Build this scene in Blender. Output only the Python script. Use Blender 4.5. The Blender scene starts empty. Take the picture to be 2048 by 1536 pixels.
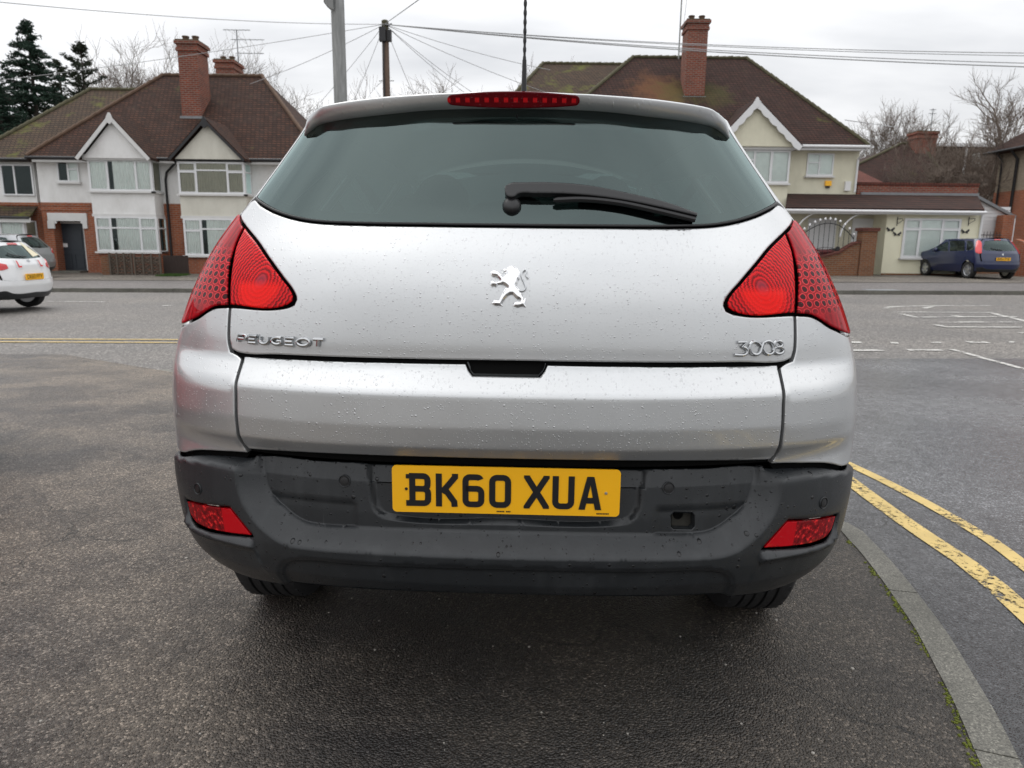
import bpy, bmesh, math, random
import numpy as np
from mathutils import Vector, Matrix
from mathutils.geometry import delaunay_2d_cdt
random.seed(7); RNG = np.random.default_rng(7)
D = bpy.data; SC = bpy.context.scene; COL = SC.collection
R = math.radians
# ------------------------------------------------------------------ camera
F_PX = 1420.0; PITCH = R(11.2); ROLL = 0.0115; CAM_H = 1.20
cam = D.objects.new('camera', D.cameras.new('camera')); COL.objects.link(cam)
cam.data.sensor_width = 36.0; cam.data.lens = F_PX/2048*36; cam.data.clip_start = .05; cam.data.clip_end = 3000
cam.matrix_world = Matrix.Translation((0, 0, CAM_H)) @ Matrix.Rotation(math.pi/2-PITCH, 4, 'X') @ Matrix.Rotation(ROLL, 4, 'Z')
cam.data.dof.use_dof = True; cam.data.dof.focus_distance = 1.7; cam.data.dof.aperture_fstop = 8.0
SC.camera = cam
SC.render.resolution_x = 1024; SC.render.resolution_y = 768
SC.render.engine = 'CYCLES'
# ------------------------------------------------------------------ sky
SUN_EL, SUN_ROT = R(58), R(-35)
world = D.worlds.new('World'); SC.world = world; world.use_nodes = True
nt = world.node_tree; nt.nodes.clear()
def wn(t, **k):
    n = nt.nodes.new(t)
    for a, b in k.items(): setattr(n, a, b)
    return n
out = wn('ShaderNodeOutputWorld'); bg = wn('ShaderNodeBackground'); nt.links.new(bg.outputs[0], out.inputs[0])
sky = wn('ShaderNodeTexSky', sky_type='NISHITA', sun_disc=False); sky.sun_elevation = SUN_EL; sky.sun_rotation = SUN_ROT
tc = wn('ShaderNodeTexCoord'); sep = wn('ShaderNodeSeparateXYZ'); nt.links.new(tc.outputs['Generated'], sep.inputs[0])
# cloud sheet: direction / (z+.25) so that the cloud gets finer towards the horizon
zc = wn('ShaderNodeMath', operation='MAXIMUM'); nt.links.new(sep.outputs[2], zc.inputs[0]); zc.inputs[1].default_value = 0
za = wn('ShaderNodeMath', operation='ADD'); nt.links.new(zc.outputs[0], za.inputs[0]); za.inputs[1].default_value = .22
dv = wn('ShaderNodeVectorMath', operation='DIVIDE'); nt.links.new(tc.outputs['Generated'], dv.inputs[0])
cb = wn('ShaderNodeCombineXYZ')
for i in range(3): nt.links.new(za.outputs[0], cb.inputs[i])
nt.links.new(cb.outputs[0], dv.inputs[1])
mp = wn('ShaderNodeMapping'); mp.inputs['Scale'].default_value = (.55, 1.1, .9); mp.inputs['Location'].default_value = (1.7, .4, 0); nt.links.new(dv.outputs[0], mp.inputs[0])
cn = wn('ShaderNodeTexNoise'); cn.inputs['Scale'].default_value = 1.5; cn.inputs['Detail'].default_value = 6; cn.inputs['Roughness'].default_value = .5
nt.links.new(mp.outputs[0], cn.inputs['Vector'])
cr = wn('ShaderNodeValToRGB'); e = cr.color_ramp.elements
e[0].position = .36; e[0].color = (.64, .65, .67, 1); e[1].position = .64; e[1].color = (.95, .95, .955, 1)
nt.links.new(cn.outputs[0], cr.inputs[0])
zr_ = wn('ShaderNodeMapRange'); zr_.inputs['From Min'].default_value = .0; zr_.inputs['From Max'].default_value = .9
zr_.inputs['To Min'].default_value = .92; zr_.inputs['To Max'].default_value = 2.15; nt.links.new(sep.outputs[2], zr_.inputs[0])
mu = wn('ShaderNodeVectorMath', operation='SCALE'); nt.links.new(cr.outputs[0], mu.inputs[0]); nt.links.new(zr_.outputs[0], mu.inputs['Scale'])
ss_ = wn('ShaderNodeVectorMath', operation='SCALE'); nt.links.new(sky.outputs[0], ss_.inputs[0]); ss_.inputs['Scale'].default_value = .10
mx = wn('ShaderNodeMix', data_type='RGBA'); mx.inputs[0].default_value = .93
nt.links.new(ss_.outputs[0], mx.inputs[6]); nt.links.new(mu.outputs[0], mx.inputs[7]); nt.links.new(mx.outputs[2], bg.inputs[0]); bg.inputs[1].default_value = 1.0
# ------------------------------------------------------------------ sun behind the cloud
sun = D.objects.new('sun', D.lights.new('sun', 'SUN')); COL.objects.link(sun)
sun.data.energy = 1.1; sun.data.angle = R(40); sun.data.color = (1, .965, .92)
_el, _az = SUN_EL, SUN_ROT
_dir = Vector((math.sin(_az)*math.cos(_el), math.cos(_az)*math.cos(_el), math.sin(_el)))
sun.rotation_euler = _dir.to_track_quat('Z', 'Y').to_euler()
SC.view_settings.view_transform = 'Standard'; SC.view_settings.look = 'None'; SC.view_settings.exposure = 0.0; SC.view_settings.gamma = 1.0
# ------------------------------------------------------------------ picture geometry -> world (pixels of the 2048x1536 photograph)
_R = np.array(cam.matrix_world.to_3x3()); _C = np.array([0, 0, CAM_H])
def ray(u, v):
    return _R @ np.array([(u-1024)/F_PX, -(v-768)/F_PX, -1.])
def at(u, v, Y):
    d = ray(u, v); return _C + d*(Y/d[1])
def sm(t): t = min(1, max(0, t)); return t*t*(3-2*t)
def zfar(x, y): return -.115+.0085*max(-40, min(40, x))
def z_road(x, y):            # carriageway height
    t = sm((y-3.5)/5.0); return -.09*(1-t)+zfar(x, y)*t
def z_pave(x, y):            # near footway: level under the car, running out flush with the main road
    t = sm((y-4.0)/4.4); return 0*(1-t)+(z_road(x, y)+.012)*t
def on(u, v, zf, off=0.0):
    z = 0.0; d = ray(u, v)
    for _ in range(40):
        p = _C + d*((z-CAM_H)/d[2]); z = .5*z+.5*(zf(p[0], p[1])+off)
    return np.array([p[0], p[1], z])
# ------------------------------------------------------------------ naming and linking
def tag(o, label=None, cat=None, group=None, kind=None):
    if label: o['label'] = label
    if cat: o['category'] = cat
    if group: o['group'] = group
    if kind: o['kind'] = kind
    return o
def thing(name, label, cat, loc=(0, 0, 0), rz=0.0, group=None):
    o = D.objects.new(name, None); COL.objects.link(o); o.location = Vector([float(c) for c in loc]); o.rotation_euler = (0, 0, rz)
    o.empty_display_size = .1
    return tag(o, label, cat, group)
def link(name, me, mat=None, parent=None, smooth=False):
    o = D.objects.new(name, me); COL.objects.link(o)
    if mat is not None and not me.materials: me.materials.append(mat)
    if smooth: me.polygons.foreach_set('use_smooth', [True]*len(me.polygons))
    if parent: o.parent = parent
    return o
def mesh(name, V, Fc, mat=None, parent=None, smooth=False, world=False, mats=None, idx=None):
    """V may be in world space while the parent is moved: world=True brings it into the parent's frame"""
    V = np.asarray(V, float)
    if world and parent is not None:
        M = chain(parent).inverted(); A = np.array(M); V = V@A[:3, :3].T+A[:3, 3]
    me = D.meshes.new(name); me.from_pydata(V.tolist(), [], [list(map(int, f)) for f in Fc])
    if mats:
        for m in mats: me.materials.append(m)
        if idx is not None: me.polygons.foreach_set('material_index', idx)
    me.update()
    return link(name, me, mat, parent, smooth)
def chain(o):
    M = Matrix.Identity(4)
    while o is not None:
        M = (Matrix.Translation(o.location) @ o.rotation_euler.to_matrix().to_4x4() @ Matrix.Diagonal((*o.scale, 1))) @ M; o = o.parent
    return M
class MB:
    """collects boxes, prisms and tubes for ONE mesh"""
    def __init__(s): s.V = []; s.F = []
    def add(s, V, F):
        n = len(s.V); s.V += [tuple(map(float, v)) for v in V]; s.F += [tuple(i+n for i in f) for f in F]; return s
    def box(s, x0, x1, y0, y1, z0, z1):
        return s.add([(x0,y0,z0),(x1,y0,z0),(x1,y1,z0),(x0,y1,z0),(x0,y0,z1),(x1,y0,z1),(x1,y1,z1),(x0,y1,z1)],
                     [(3,2,1,0),(4,5,6,7),(0,1,5,4),(1,2,6,5),(2,3,7,6),(3,0,4,7)])
    def prism(s, pts, y0, y1):
        """pts: (x, z) outline, counter-clockwise seen from the front"""
        n = len(pts); V = [(p[0], y0, p[1]) for p in pts]+[(p[0], y1, p[1]) for p in pts]
        F = [tuple(range(n)), tuple(range(2*n-1, n-1, -1))]+[(i, i+n, (i+1) % n+n, (i+1) % n) for i in range(n)]
        return s.add(V, F)
    def slab(s, pts, d):
        """pts: 3D quad/polygon, thickened by vector d"""
        n = len(pts); P = [Vector(p) for p in pts]; d = Vector(d)
        return s.add(P+[p+d for p in P], [tuple(range(n)), tuple(range(2*n-1, n-1, -1))]+[(i, i+n, (i+1) % n+n, (i+1) % n) for i in range(n)])
    def tube(s, pts, r, n=6, caps=True):
        P = [Vector([float(c) for c in p]) for p in pts]; rs = r if hasattr(r, '__len__') else [r]*len(P)
        V = []; F = []; up = Vector((0, 0, 1)); prev = None
        for i, p in enumerate(P):
            t = (P[min(i+1, len(P)-1)]-P[max(i-1, 0)]).normalized()
            if prev is None:
                a = t.cross(up); 
                if a.length < 1e-3: a = t.cross(Vector((0, 1, 0)))
                a.normalize()
            else: a = (prev-t*prev.dot(t)).normalized()
            prev = a; b = t.cross(a)
            for k in range(n):
                q = p+(a*math.cos(2*math.pi*k/n)+b*math.sin(2*math.pi*k/n))*rs[i]; V.append(q)
        for i in range(len(P)-1):
            for k in range(n): F.append((i*n+k, i*n+(k+1) % n, (i+1)*n+(k+1) % n, (i+1)*n+k))
        if caps: F += [tuple(range(n-1, -1, -1)), tuple((len(P)-1)*n+k for k in range(n))]
        return s.add(V, F)
    def lathe(s, prof, c, axis='z', n=20):
        """prof: (r, h) pairs; c centre"""
        V = []; F = []
        for r, h in prof:
            for k in range(n):
                a = 2*math.pi*k/n; u, v = r*math.cos(a), r*math.sin(a)
                V.append({'z': (c[0]+u, c[1]+v, c[2]+h), 'x': (c[0]+h, c[1]+u, c[2]+v), 'y': (c[0]+u, c[1]+h, c[2]+v)}[axis])
        m = len(prof)
        for i in range(m-1):
            for k in range(n): F.append((i*n+k, i*n+(k+1) % n, (i+1)*n+(k+1) % n, (i+1)*n+k))
        F += [tuple(range(n-1, -1, -1)), tuple((m-1)*n+k for k in range(n))]
        return s.add(V, F)
    def build(s, name, mat, parent=None, smooth=False, world=True):
        o = mesh(name, s.V, s.F, mat, parent, smooth, world)
        bm = bmesh.new(); bm.from_mesh(o.data); bmesh.ops.recalc_face_normals(bm, faces=bm.faces); bm.to_mesh(o.data); bm.free()
        if smooth:
            try: o.data.set_sharp_from_angle(angle=R(42))
            except Exception: pass
        return o
# ------------------------------------------------------------------ materials
def newmat(name):
    m = D.materials.new(name); m.use_nodes = True; t = m.node_tree; b = t.nodes['Principled BSDF']; return m, t, b
def nd(t, typ, ins=None, **k):
    n = t.nodes.new(typ)
    for a, b in k.items(): setattr(n, a, b)
    for a, b in (ins or {}).items():
        if isinstance(b, bpy.types.NodeSocket): t.links.new(b, n.inputs[a])
        else: n.inputs[a].default_value = b
    return n
def ramp(t, fac, stops):
    n = t.nodes.new('ShaderNodeValToRGB'); t.links.new(fac, n.inputs[0]); el = n.color_ramp.elements
    while len(el) < len(stops): el.new(.5)
    for e_, (p, c) in zip(el, stops): e_.position = p; e_.color = (*c, 1) if len(c) == 3 else c
    return n.outputs[0]
def mathn(t, op, a, b=None, c=None):
    n = t.nodes.new('ShaderNodeMath'); n.operation = op
    for i, v in enumerate((a, b, c)):
        if v is None: continue
        if isinstance(v, bpy.types.NodeSocket): t.links.new(v, n.inputs[i])
        else: n.inputs[i].default_value = v
    return n.outputs[0]
def mixc(t, fac, a, b, mode='MIX'):
    n = t.nodes.new('ShaderNodeMix'); n.data_type = 'RGBA'; n.blend_type = mode
    for i, v in ((0, fac), (6, a), (7, b)):
        if isinstance(v, bpy.types.NodeSocket): t.links.new(v, n.inputs[i])
        else: n.inputs[i].default_value = v if i == 0 else (*v, 1)
    return n.outputs[2]
def noise(t, vec, scale, detail=4, rough=.55): 
    n = nd(t, 'ShaderNodeTexNoise', {'Scale': scale, 'Detail': detail, 'Roughness': rough})
    if vec is not None: t.links.new(vec, n.inputs['Vector'])
    return n.outputs[0]
def coords(t, kind='Object'): return nd(t, 'ShaderNodeTexCoord').outputs[kind]
def bump(t, b, h, strength, dist, extra=None):
    n = nd(t, 'ShaderNodeBump', {'Strength': strength, 'Distance': dist, 'Height': h})
    if extra is not None: t.links.new(extra, n.inputs['Normal'])
    t.links.new(n.outputs[0], b.inputs['Normal']); return n.outputs[0]
def simple(name, col, rough=.5, metal=0.0, var=.12, vscale=6, bmp=0.0, bscale=60, spec=.5, coat=0.0):
    m, t, b = newmat(name); c = coords(t)
    n = noise(t, c, vscale, 5); k = mathn(t, 'MULTIPLY_ADD', n, 2*var, 1-var)
    v = nd(t, 'ShaderNodeVectorMath', {0: (*col,)}, operation='SCALE'); t.links.new(k, v.inputs['Scale'])
    t.links.new(v.outputs[0], b.inputs['Base Color'])
    b.inputs['Roughness'].default_value = rough; b.inputs['Metallic'].default_value = metal
    b.inputs['Specular IOR Level'].default_value = spec; b.inputs['Coat Weight'].default_value = coat; b.inputs['Coat Roughness'].default_value = .04
    if bmp: bump(t, b, noise(t, c, bscale, 4), .6, bmp)
    return m
M = {}
def drops(t, uv, scale, rmin, rmax, thr, dist, seedv=0.0):
    """round rain beads as a height: cells of 1/scale metres, some of them empty"""
    vo = nd(t, 'ShaderNodeTexVoronoi', {'Scale': scale, 'Randomness': .85}, voronoi_dimensions='2D')
    mp_ = nd(t, 'ShaderNodeMapping', {'Location': (seedv, seedv*1.7, 0)}); t.links.new(uv, mp_.inputs[0])
    t.links.new(mp_.outputs[0], vo.inputs['Vector'])
    sc = nd(t, 'ShaderNodeSeparateColor'); t.links.new(vo.outputs['Color'], sc.inputs[0])
    dens = noise(t, uv, 9, 2); keep = mathn(t, 'GREATER_THAN', mathn(t, 'MULTIPLY_ADD', dens, .9, sc.outputs[0]), thr)
    rad = mathn(t, 'MULTIPLY_ADD', mathn(t, 'POWER', sc.outputs[1], 3.0), rmax-rmin, rmin)
    q = mathn(t, 'DIVIDE', vo.outputs['Distance'], rad)
    hgt = mathn(t, 'SQRT', mathn(t, 'MAXIMUM', mathn(t, 'SUBTRACT', 1, mathn(t, 'MULTIPLY', q, q)), 0))
    hgt = mathn(t, 'MULTIPLY', mathn(t, 'MULTIPLY', hgt, rad), keep)
    return hgt, keep
def paint(name, col, metal=.72, rough=.34, beads=True):
    m, t, b = newmat(name); uv = coords(t, 'UV')
    fl = nd(t, 'ShaderNodeTexVoronoi', {'Scale': 900.0}); t.links.new(coords(t), fl.inputs['Vector'])
    g = mathn(t, 'MULTIPLY_ADD', noise(t, coords(t), 5, 6, .6), .10, .95)
    g = mathn(t, 'ADD', g, mathn(t, 'MULTIPLY_ADD', nd(t, 'ShaderNodeSeparateColor', {0: fl.outputs['Color']}).outputs[0], .05, -.025))
    # road film: slightly duller and browner low on the car
    sp = nd(t, 'ShaderNodeSeparateXYZ', {0: coords(t)})
    dirt = mathn(t, 'MULTIPLY', mathn(t, 'SUBTRACT', 1.0, nd(t, 'ShaderNodeMapRange', {0: sp.outputs[2], 1: .55, 2: 1.1}).outputs[0]), mathn(t, 'MULTIPLY_ADD', noise(t, coords(t), 14, 6, .7), .8, -.15))
    v = nd(t, 'ShaderNodeVectorMath', {0: (*col,)}, operation='SCALE'); t.links.new(g, v.inputs['Scale'])
    c = mixc(t, mathn(t, 'MULTIPLY', dirt, .4 if beads else 0.0), v.outputs[0], (.30, .28, .25))
    t.links.new(c, b.inputs['Base Color'])
    b.inputs['Metallic'].default_value = metal
    t.links.new(mathn(t, 'MULTIPLY_ADD', noise(t, coords(t), 8, 5), .12, rough-.06), b.inputs['Roughness'])
    b.inputs['Coat Weight'].default_value = .85; b.inputs['Coat Roughness'].default_value = .06
    if beads:
        h1, k1 = drops(t, uv, 110, .08, .26, 1.14, 1)
        h2, k2 = drops(t, uv, 210, .10, .34, 1.16, 1, 3.3)
        h = mathn(t, 'ADD', mathn(t, 'MULTIPLY', h1, 1/110), mathn(t, 'MULTIPLY', h2, 1/210))
        n = nd(t, 'ShaderNodeBump', {'Strength': 1.0, 'Distance': .42, 'Height': h})
        t.links.new(n.outputs[0], b.inputs['Normal']); t.links.new(n.outputs[0], b.inputs['Coat Normal'])
    return m
M['silver'] = paint('silver_paint', (.60, .61, .615))
M['blue_paint'] = paint('blue_paint', (.001, .010, .060), .0, .35, False)
M['white_paint'] = paint('white_paint', (.78, .79, .80), 0, .4, False)
M['red_paint'] = paint('red_paint', (.45, .012, .02), .1, .35, False)
M['grey_paint'] = paint('grey_paint', (.36, .37, .38), .6, .35, False)
M['tray'] = simple('handle_plastic', (.16, .17, .175), .45)
def plastic():
    m, t, b = newmat('bumper_plastic'); c = coords(t); uv = coords(t, 'UV')
    n = noise(t, c, 6, 6, .65)
    n3 = noise(t, nd(t, 'ShaderNodeMapping', {0: c, 'Scale': (26, 26, 2.5)}).outputs[0], 1.0, 5, .6)
    sc_ = noise(t, nd(t, 'ShaderNodeMapping', {0: c, 'Scale': (90, 90, 4), 'Rotation': (0, .5, 0)}).outputs[0], 1.0, 3, .7)
    f = mathn(t, 'MULTIPLY_ADD', n, .55, mathn(t, 'MULTIPLY', n3, .45))
    col = ramp(t, f, [(.30, (.015, .0168, .019)), (.52, (.019, .0215, .024)), (.70, (.034, .037, .040))])
    col = mixc(t, mathn(t, 'MULTIPLY', ramp(t, sc_, [(.68, (0,)*3), (.74, (1,)*3)]), .35), col, (.085, .088, .09))
    # large sparse rain drops lying on the plastic: dark, wet spots
    h1, k1 = drops(t, uv, 55, .05, .30, 1.33, 1, 5.1); h2, k2 = drops(t, uv, 110, .08, .32, 1.26, 1, 2.2)
    w = mathn(t, 'MINIMUM', mathn(t, 'MULTIPLY', mathn(t, 'ADD', h1, h2), 9.0), 1.0)
    col = mixc(t, mathn(t, 'MULTIPLY', w, .8), col, (.004, .004, .005)); t.links.new(col, b.inputs['Base Color'])
    t.links.new(mathn(t, 'SUBTRACT', mathn(t, 'MULTIPLY_ADD', f, -.20, .44), mathn(t, 'MULTIPLY', w, .3)), b.inputs['Roughness'])
    b.inputs['Specular IOR Level'].default_value = .5
    hh = mathn(t, 'ADD', mathn(t, 'MULTIPLY', noise(t, c, 700, 2), .0005), mathn(t, 'MULTIPLY', mathn(t, 'ADD', mathn(t, 'MULTIPLY', h1, 1/55), mathn(t, 'MULTIPLY', h2, 1/110)), .5))
    n_ = nd(t, 'ShaderNodeBump', {'Strength': .8, 'Distance': 1.0, 'Height': hh}); t.links.new(n_.outputs[0], b.inputs['Normal'])
    return m
M['plastic'] = plastic()
M['black'] = simple('black_plastic', (.012, .012, .013), .38)
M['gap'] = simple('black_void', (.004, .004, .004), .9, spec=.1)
M['seal'] = simple('black_rubber_seal', (.008, .008, .009), .5)
M['tyre'] = simple('tyre_rubber', (.018, .018, .019), .75, bmp=.002, bscale=50)
M['alloy'] = simple('alloy', (.55, .56, .58), .3, .9)
M['chrome'] = simple('chrome', (.50, .51, .52), .09, 1.0, .02)
M['bright_chrome'] = simple('bright_chrome', (.92, .92, .93), .06, 1.0, .02)
M['seat'] = simple('seat_cloth', (.035, .037, .04), .9)
def glass(name, tint, ior=1.75, rough=.012, clear=.55):
    m, t, b = newmat(name)
    t.nodes.remove(b); o = t.nodes['Material Output']
    tr = nd(t, 'ShaderNodeBsdfTransparent', {0: (*tint, 1)}); gl = nd(t, 'ShaderNodeBsdfGlossy', {0: (.80, 1, .98, 1), 'Roughness': rough})
    di = nd(t, 'ShaderNodeBsdfDiffuse', {0: (.02, .024, .024, 1)})
    n = noise(t, coords(t), 1.6, 3); bp = nd(t, 'ShaderNodeBump', {'Strength': .3, 'Distance': .006, 'Height': n}); t.links.new(bp.outputs[0], gl.inputs['Normal'])
    fr = nd(t, 'ShaderNodeFresnel', {0: ior}); t.links.new(bp.outputs[0], fr.inputs[1])
    m1 = nd(t, 'ShaderNodeMixShader', {0: 1-clear, 1: tr.outputs[0], 2: di.outputs[0]})
    m2 = nd(t, 'ShaderNodeMixShader', {0: fr.outputs[0], 1: m1.outputs[0], 2: gl.outputs[0]}); t.links.new(m2.outputs[0], o.inputs[0])
    return m
M['rear_glass'] = glass('privacy_glass', (.16, .23, .22), 1.80, .012, .94)
M['car_glass'] = glass('car_glass', (.45, .50, .49), 1.6)
M['pane'] = glass('window_glass', (.96, .96, .95), 1.45, .01, .97)
def lens(name, kind):
    m, t, b = newmat(name); uv = coords(t, 'UV'); sp = nd(t, 'ShaderNodeSeparateXYZ', {0: uv})
    ab = mathn(t, 'ABSOLUTE', sp.outputs[0]); y = sp.outputs[1]
    v = nd(t, 'ShaderNodeCombineXYZ', {0: ab, 1: y})
    if kind == 'outer':      # honeycomb of round reflector cups in the lower two thirds
        s = 1/.0200; row = mathn(t, 'MULTIPLY', y, s/.866); ri = mathn(t, 'FLOOR', row)
        sh = mathn(t, 'MULTIPLY', mathn(t, 'MODULO', ri, 2), .5); cx = mathn(t, 'ADD', mathn(t, 'MULTIPLY', ab, s*.66), sh)
        fx_ = mathn(t, 'SUBTRACT', mathn(t, 'FRACT', cx), .5); fy_ = mathn(t, 'MULTIPLY', mathn(t, 'SUBTRACT', mathn(t, 'FRACT', row), .5), .866)
        r = mathn(t, 'ADD', mathn(t, 'SQRT', mathn(t, 'ADD', mathn(t, 'MULTIPLY', fx_, fx_), mathn(t, 'MULTIPLY', fy_, fy_))), mathn(t, 'MULTIPLY_ADD', noise(t, v.outputs[0], 60, 3), .26, -.13))
        cup = ramp(t, r, [(.0, (.035, .004, .005)), (.29, (.055, .004, .005)), (.33, (.60, .02, .03)), (.38, (.85, .05, .06)), (.44, (.30, .004, .008))])
        zone = nd(t, 'ShaderNodeMapRange', {0: mathn(t, 'ADD', y, mathn(t, 'MULTIPLY', ab, -.25)), 1: .985, 2: .955}).outputs[0]
        z2 = nd(t, 'ShaderNodeMapRange', {0: mathn(t, 'ADD', y, mathn(t, 'MULTIPLY', ab, -.0)), 1: 1.035, 2: 1.06}).outputs[0]
        streak = noise(t, nd(t, 'ShaderNodeMapping', {0: v.outputs[0], 'Scale': (60, 8, 1), 'Rotation': (0, 0, .5)}).outputs[0], 1.0, 2)
        back = ramp(t, streak, [(.3, (.16, .002, .005)), (.6, (.45, .007, .014)), (.8, (.62, .03, .045))])
        c = mixc(t, mathn(t, 'MULTIPLY', zone, z2), back, cup)
    elif kind == 'inner':    # stepped reflector rings round the bulb
        dx = mathn(t, 'SUBTRACT', ab, .625); dy = mathn(t, 'SUBTRACT', y, 1.105)
        r = mathn(t, 'SQRT', mathn(t, 'ADD', mathn(t, 'MULTIPLY', dx, dx), mathn(t, 'MULTIPLY', dy, dy)))
        ang = mathn(t, 'ARCTAN2', dy, dx)
        rr = mathn(t, 'FRACT', mathn(t, 'ADD', mathn(t, 'MULTIPLY', r, 1/.0105), mathn(t, 'MULTIPLY', noise(t, v.outputs[0], 90, 2), .8)))
        ra = mathn(t, 'SINE', mathn(t, 'MULTIPLY', ang, 44))
        k = mathn(t, 'MULTIPLY_ADD', ra, .12, rr)
        c = ramp(t, k, [(.0, (.09, .0008, .002)), (.3, (.45, .003, .006)), (.7, (.85, .010, .014)), (1.0, (.12, .001, .002))])
        bulb = nd(t, 'ShaderNodeMapRange', {0: r, 1: .020, 2: .012}).outputs[0]
        dbl = mathn(t, 'MULTIPLY', bulb, .75); c = mixc(t, dbl, c, (.30, .03, .05))
        low = mathn(t, 'MULTIPLY', nd(t, 'ShaderNodeMapRange', {0: dy, 1: .004, 2: -.012}).outputs[0], nd(t, 'ShaderNodeMapRange', {0: r, 1: .075, 2: .055}).outputs[0])
        c = mixc(t, mathn(t, 'MULTIPLY', low, .75), c, (1.0, .012, .006))
    elif kind == 'fog':
        n_ = noise(t, v.outputs[0], 75, 3, .7)
        a_ = ramp(t, n_, [(.35, (.10, .004, .006)), (.55, (.28, .006, .01)), (.66, (.9, .03, .03)), (.8, (.25, .01, .01))])
        c = mixc(t, nd(t, 'ShaderNodeMapRange', {0: ab, 1: .698, 2: .702}).outputs[0], (.50, .004, .010), a_)
    else:
        n_ = mathn(t, 'SINE', mathn(t, 'MULTIPLY', sp.outputs[0], 2*math.pi/.0235))
        e_ = nd(t, 'ShaderNodeMapRange', {0: mathn(t, 'ABSOLUTE', mathn(t, 'SUBTRACT', y, 1.5410)), 1: .0065, 2: .003}).outputs[0]
        c = mixc(t, mathn(t, 'MULTIPLY', e_, mathn(t, 'GREATER_THAN', n_, .15)), (.10, .001, .004), (.50, .008, .012))
    t.links.new(c, b.inputs['Base Color']); b.inputs['Roughness'].default_value = .35; b.inputs['Specular IOR Level'].default_value = .0; b.inputs['Coat Weight'].default_value = .5; b.inputs['Coat IOR'].default_value = 1.42; b.inputs['Coat Roughness'].default_value = .025
    h1, _ = drops(t, uv, 130, .12, .34, 1.02, 1)
    n = nd(t, 'ShaderNodeBump', {'Strength': .9, 'Distance': .006, 'Height': h1}); t.links.new(n.outputs[0], b.inputs['Coat Normal'])
    return m
for k_ in ('outer', 'inner', 'fog', 'brake'): M['lens_'+k_] = lens('red_lens_'+k_, k_)
M['red_lens'] = simple('red_lens', (.6, .01, .015), .15, coat=1)
M['plate_y'] = simple('yellow_reflective', (1.0, .50, .001), .4, var=.03, coat=.6)
M['plate_k'] = simple('black_characters', (.010, .010, .012), .35)
# masonry
def brick(name, c1, c2, mortar, w=.225, h=.075, ms=.011, moss=None, grime=.3, bd=.006):
    m, t, b = newmat(name); c = coords(t); sp = nd(t, 'ShaderNodeSeparateXYZ', {0: c})
    u = mathn(t, 'ADD', sp.outputs[0], sp.outputs[1]); v = nd(t, 'ShaderNodeCombineXYZ', {0: u, 1: sp.outputs[2]})
    br = nd(t, 'ShaderNodeTexBrick', {'Vector': v.outputs[0], 'Color1': (*c1, 1), 'Color2': (*c2, 1), 'Mortar': (*mortar, 1), 'Scale': 1.0, 'Mortar Size': ms, 'Mortar Smooth': .3, 'Bias': 0.0, 'Brick Width': w, 'Row Height': h})
    n = noise(t, c, 2.2, 6, .65); col = mixc(t, mathn(t, 'MULTIPLY', ramp(t, n, [(.45, (0,)*3), (.75, (1,)*3)]), grime), br.outputs[0], (.06, .05, .045))
    if moss:
        n2 = noise(t, c, moss[0], 6, .7); col = mixc(t, ramp(t, n2, [(moss[1], (0,)*3), (moss[1]+.12, (.85,)*3)]), col, moss[2])
    fine = mathn(t, 'MULTIPLY_ADD', noise(t, c, 25, 4, .7), .5, .75)
    vv = nd(t, 'ShaderNodeVectorMath', {0: col}, operation='SCALE'); t.links.new(fine, vv.inputs['Scale'])
    t.links.new(vv.outputs[0], b.inputs['Base Color']); b.inputs['Roughness'].default_value = .9; b.inputs['Specular IOR Level'].default_value = .2
    bump(t, b, br.outputs['Fac'], -.8, bd); return m
M['brick'] = brick('orange_red_brick', (.36, .105, .045), (.27, .075, .035), (.30, .22, .17))
M['brick_chimney'] = brick('chimney_brick', (.27, .060, .032), (.17, .040, .026), (.22, .17, .14), ms=.016, grime=.45)
M['brick_wall'] = brick('mossy_wall_brick', (.23, .095, .045), (.17, .070, .035), (.20, .16, .12), moss=(1.5, .60, (.10, .10, .03)))
M['tile'] = brick('roof_tiles', (.080, .038, .025), (.042, .023, .017), (.016, .010, .009),   .17, .10, .016, (1.1, .63, (.075, .068, .022)), .25, .02)
M['tile_mossy'] = brick('roof_tiles_mossy', (.095, .062, .042), (.065, .046, .033), (.022, .016, .012),   .17, .10, .016, (.8, .52, (.11, .115, .03)), .2, .02)
M['tile_dark'] = brick('roof_tiles_dark', (.070, .034, .026), (.044, .024, .019), (.014, .010, .010),   .17, .10, .016, (1.3, .62, (.08, .08, .025)), .2, .02)
def stain(m, centre, radius, col, amt):
    t = m.node_tree; b = t.nodes['Principled BSDF']; src = b.inputs['Base Color'].links[0].from_socket; c = coords(t)
    d = nd(t, 'ShaderNodeVectorMath', {0: nd(t, 'ShaderNodeMapping', {0: c, 'Location': centre}, vector_type='TEXTURE').outputs[0]}, operation='LENGTH').outputs['Value']
    k = nd(t, 'ShaderNodeMapRange', {0: mathn(t, 'ADD', d, mathn(t, 'MULTIPLY_ADD', noise(t, c, 1.3, 6, .7), 3.0, -1.5)), 1: radius, 2: radius*.35}).outputs[0]
    t.links.new(mixc(t, mathn(t, 'MULTIPLY', k, amt), src, col), b.inputs['Base Color'])
M['tile_red'] = brick('roof_tiles_red', (.16, .06, .045), (.12, .045, .035), (.04, .02, .018), .2, .09, .010, None, .2, .02)
M['hip'] = simple('hip_tiles', (.10, .058, .035), .8, var=.4, vscale=3, bmp=.01, bscale=20)
M['hip_moss'] = simple('hip_tiles_moss', (.075, .068, .035), .85, var=.45, vscale=4, bmp=.01, bscale=20)
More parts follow.
